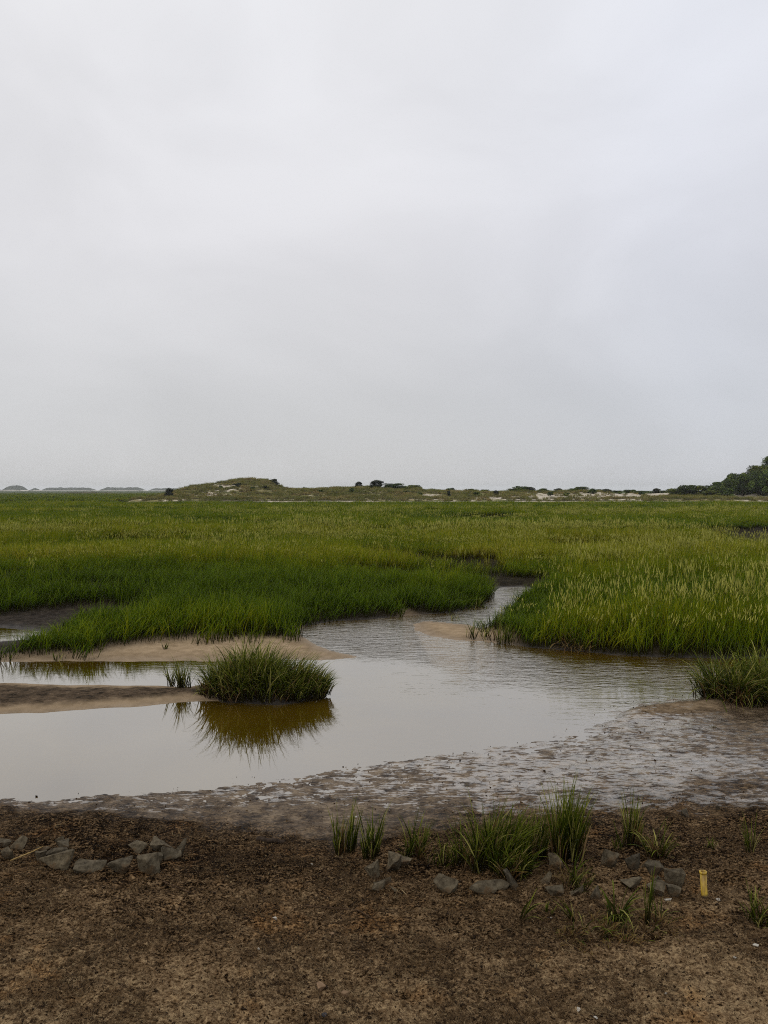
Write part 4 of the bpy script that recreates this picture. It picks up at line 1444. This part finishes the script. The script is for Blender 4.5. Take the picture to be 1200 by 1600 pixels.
def trunk_mesh(name, h, r0, seed):
    r = random.Random(seed)
    V, Fq = [], []
    n = 7

    def limb(p0, p1, a, b):
        st = len(V)
        m = 5
        d = (p1 - p0).normalized()
        u = d.cross(Vector((0.3, 1, 0.1))).normalized()
        v = d.cross(u)
        for k in range(m):
            f = k / (m - 1)
            c = p0.lerp(p1, f) + Vector((math.sin(f * 3 + seed), math.cos(f * 2.4 + seed), 0)) * (p1 - p0).length * 0.04 * f
            rr = a + (b - a) * f
            for j in range(n):
                an = 6.283 * j / n
                V.append(c + u * rr * math.cos(an) + v * rr * math.sin(an))
        for k in range(m - 1):
            for j in range(n):
                j2 = (j + 1) % n
                Fq.append((st + k * n + j, st + k * n + j2, st + (k + 1) * n + j2, st + (k + 1) * n + j))
    top = Vector((0.05 * h, 0, 0.45 * h))
    limb(Vector((0, 0, -0.15)), top, r0, r0 * 0.6)
    for k in range(5):
        a = 1.257 * k + r.uniform(-.3, .3)
        limb(Vector((0, 0, h * r.uniform(0.2, 0.42))), Vector((math.cos(a) * h * 0.36, math.sin(a) * h * 0.36, h * r.uniform(0.6, 0.85))), r0 * 0.5, r0 * 0.12)
    return mesh_np(name, np.array(V), [np.array(Fq)], M_bark, None, True)


PROT = {}
for kind, (w, h, nb, nl, lf, mt, cone) in {'green': (1, 1, 26, 5200, 0.030, M_fol, False), 'green2': (1, 1, 20, 4600, 0.034, M_fol, False), 'green3': (1, 1, 32, 5600, 0.028, M_fol, False),
                                           'dark': (1, 1, 18, 4200, 0.032, M_dark, False), 'dark2': (1, 1, 24, 4600, 0.030, M_dark, False), 'cone': (1, 1, 26, 4000, 0.028, M_dark, True)}.items():
    sd_ = sum(ord(ch) for ch in kind)
    PROT[kind] = (crown_mesh('crown', w, h, nb, nl, lf, mt, sd_, cone=cone), trunk_mesh('trunk', h, 0.04, sd_))


def plant(px, topy, wpx, kind, label, name='shrub', cat='shrub', group=None, d=None, sink=0.0, hm=None, rot=None):
    d = d or D1 - 2
    X = (px - 600) / F * d
    zb = float(dune_z(np.array([X]), np.array([d]))[0]) - sink
    zt = CAMZ + (HOR - topy) / F * d
    h = max(hm or (zt - zb) * 1.08, 0.7)
    w = wpx / F * d
    r = empty(name, (X, d, zb))
    r.scale = (w * 1.05, w * 1.05, h)
    r.rotation_euler = (0, 0, random.uniform(0, 6.28) if rot is None else rot)
    tag(r, label, cat, group)
    cm_, tm_ = PROT[kind]
    link(bpy.data.objects.new('crown', cm_), r)
    link(bpy.data.objects.new('trunk', tm_), r)
    return r


plant(428, 748.5, 20, 'dark2', 'dark bush on the right shoulder of the tallest sandy dune', sink=0.3)
plant(372, 753, 20, 'dark2', 'low dark bush spread across the crest of the tallest sandy dune', d=152, sink=0.5, hm=1.2)
plant(264, 766, 16, 'dark2', 'small dark bush at the foot of the dune at its far left end', d=140, sink=0.1, hm=2.0)
plant(560, 753, 16, 'dark2', 'rounded dark bush standing alone on the level ridge', sink=0.2)
plant(588, 750.5, 28, 'dark2', 'widest dark bush on the ridge, right of the lone round one', sink=0.2)
plant(618, 755, 44, 'green', 'broad pale green shrub touching the widest dark bush', sink=0.4)
plant(645, 758, 30, 'green2', 'green shrub where the ridge starts to drop to the right', sink=0.4)
plant(475, 760, 8, 'cone', 'tiny pointed bush on the level ridge beside the tallest dune', sink=0.2)
plant(520, 762, 26, 'green3', 'long low shrub left of the lone round bush', sink=0.5)
plant(701, 767, 11, 'cone', 'small dark cone shaped tree on the slope above the beach line', 'cedar_tree', 'tree', d=142, sink=0.1, hm=2.1)
plant(704, 762, 18, 'green3', 'brownish hump shrub on the ridge above the cone shaped tree', sink=0.5)
plant(736, 763.5, 20, 'green', 'first of two round green shrubs right of the cone shaped tree', sink=0.4)
plant(757, 765, 18, 'green2', 'second round green shrub right of the cone shaped tree', sink=0.4)
GR = 'shrubs along the low ridge before the wood'
for (px, ty, w, k) in [(800, 765, 22, 'green'), (814, 761, 26, 'green3'), (828, 763, 22, 'dark2'), (848, 765, 16, 'green2'), (873, 765, 16, 'dark2'), (896, 765, 18, 'green2'), (908, 762, 24, 'green'),
                       (934, 766, 20, 'green3'), (948, 766, 22, 'dark2'), (963, 768, 18, 'green'), (984, 767, 20, 'green2'), (998, 769, 22, 'green'), (1010, 769, 20, 'green3'), (1025, 765, 14, 'dark2'),
                       (1040, 768, 18, 'green')]:
    plant(px, ty - 1.8, w * 1.15, k, 'low green shrub on the dune ridge above the pale sand blowouts', group=GR, sink=0.4)
GD = 'small bushes dotted over the dune slopes'
for (px, d, w, k) in [(345, 150, 9, 'green3'), (395, 148, 10, 'green'), (415, 150, 12, 'dark2'), (610, 148, 16, 'green3'), (635, 150, 14, 'green'), (655, 146, 12, 'green2'), (745, 146, 14, 'green'),
                      (775, 148, 14, 'dark2'), (860, 150, 12, 'green'), (885, 147, 12, 'green3'), (925, 150, 14, 'green2'), (1002, 152, 12, 'green'), (500, 148, 12, 'green2'), (550, 147, 10, 'green3')]:
    plant(px, 770, w, k, 'small scrubby bush on the vegetated dune slope', group=GD, d=d, sink=0.15, hm=random.uniform(0.8, 1.3))
# the dark stand of trees left of the wooded hill
plant(1056, 762, 32, 'green3', 'low tree at the left end of the dark stand', 'tree', 'tree', d=150, sink=0.3)
plant(1074, 757.5, 36, 'green', 'round crowned tree, highest of the dark stand left of the hill', 'tree', 'tree', d=150, sink=0.3)
plant(1093, 759, 32, 'green2', 'tree at the right end of the dark stand, next to the hill', 'tree', 'tree', d=150, sink=0.3)
plant(1109, 767, 28, 'green3', 'low bush filling the dip between dark stand and hill', 'shrub', 'shrub', d=149, sink=0.3)
GH = 'trees covering the wooded hill'
rr_ = random.Random(5)
cnt = 0
for row, d in enumerate([144, 148, 152, 156, 160, 164]):
    px = 1112 + row * 3
    while px < 1420:
        X = (px - 600) / F * d
        zb = float(dune_z(np.array([X]), np.array([float(d)]))[0])
        hm = rr_.uniform(4.0, 5.6) * float(np.interp(px, [1118, 1140, 1175, 1200], [0.62, 0.98, 1.08, 1.1])) * (0.6 if row == 0 else 1)
        if not (row == 0 and 1140 < px < 1215):
            lab = 'dense green tree among the thicket covering the high hill'
            plant(px, 760, rr_.uniform(26, 38), rr_.choice(['green', 'green2', 'green3', 'green']), lab, 'tree', 'tree', GH, d=d + rr_.uniform(-1.5, 1.5), sink=0.3, hm=hm)
            cnt += 1
        px += rr_.uniform(17, 26)
print('hill trees', cnt)

# ------------------------------------------------------------------ haze over the marsh
bm = bmesh.new()
bmesh.ops.create_cube(bm, size=1.0)
me = bpy.data.meshes.new('haze')
bm.to_mesh(me)
bm.free()
hz = link(bpy.data.objects.new('haze', me))
hz.scale = (9000, 5400, 26)
hz.location = (0, 2600, 9.5)
m, t, out = new_mat('sea_haze')
pv = t.nodes.new('ShaderNodeVolumePrincipled')
pv.inputs['Color'].default_value = (0.93, 0.95, 0.97, 1)
pv.inputs['Density'].default_value = 0.0002
L(t, pv.outputs[0], out.inputs['Volume'])
me.materials.append(m)
tag(hz, 'thin pale sea haze over the marsh', 'haze', kind='stuff')
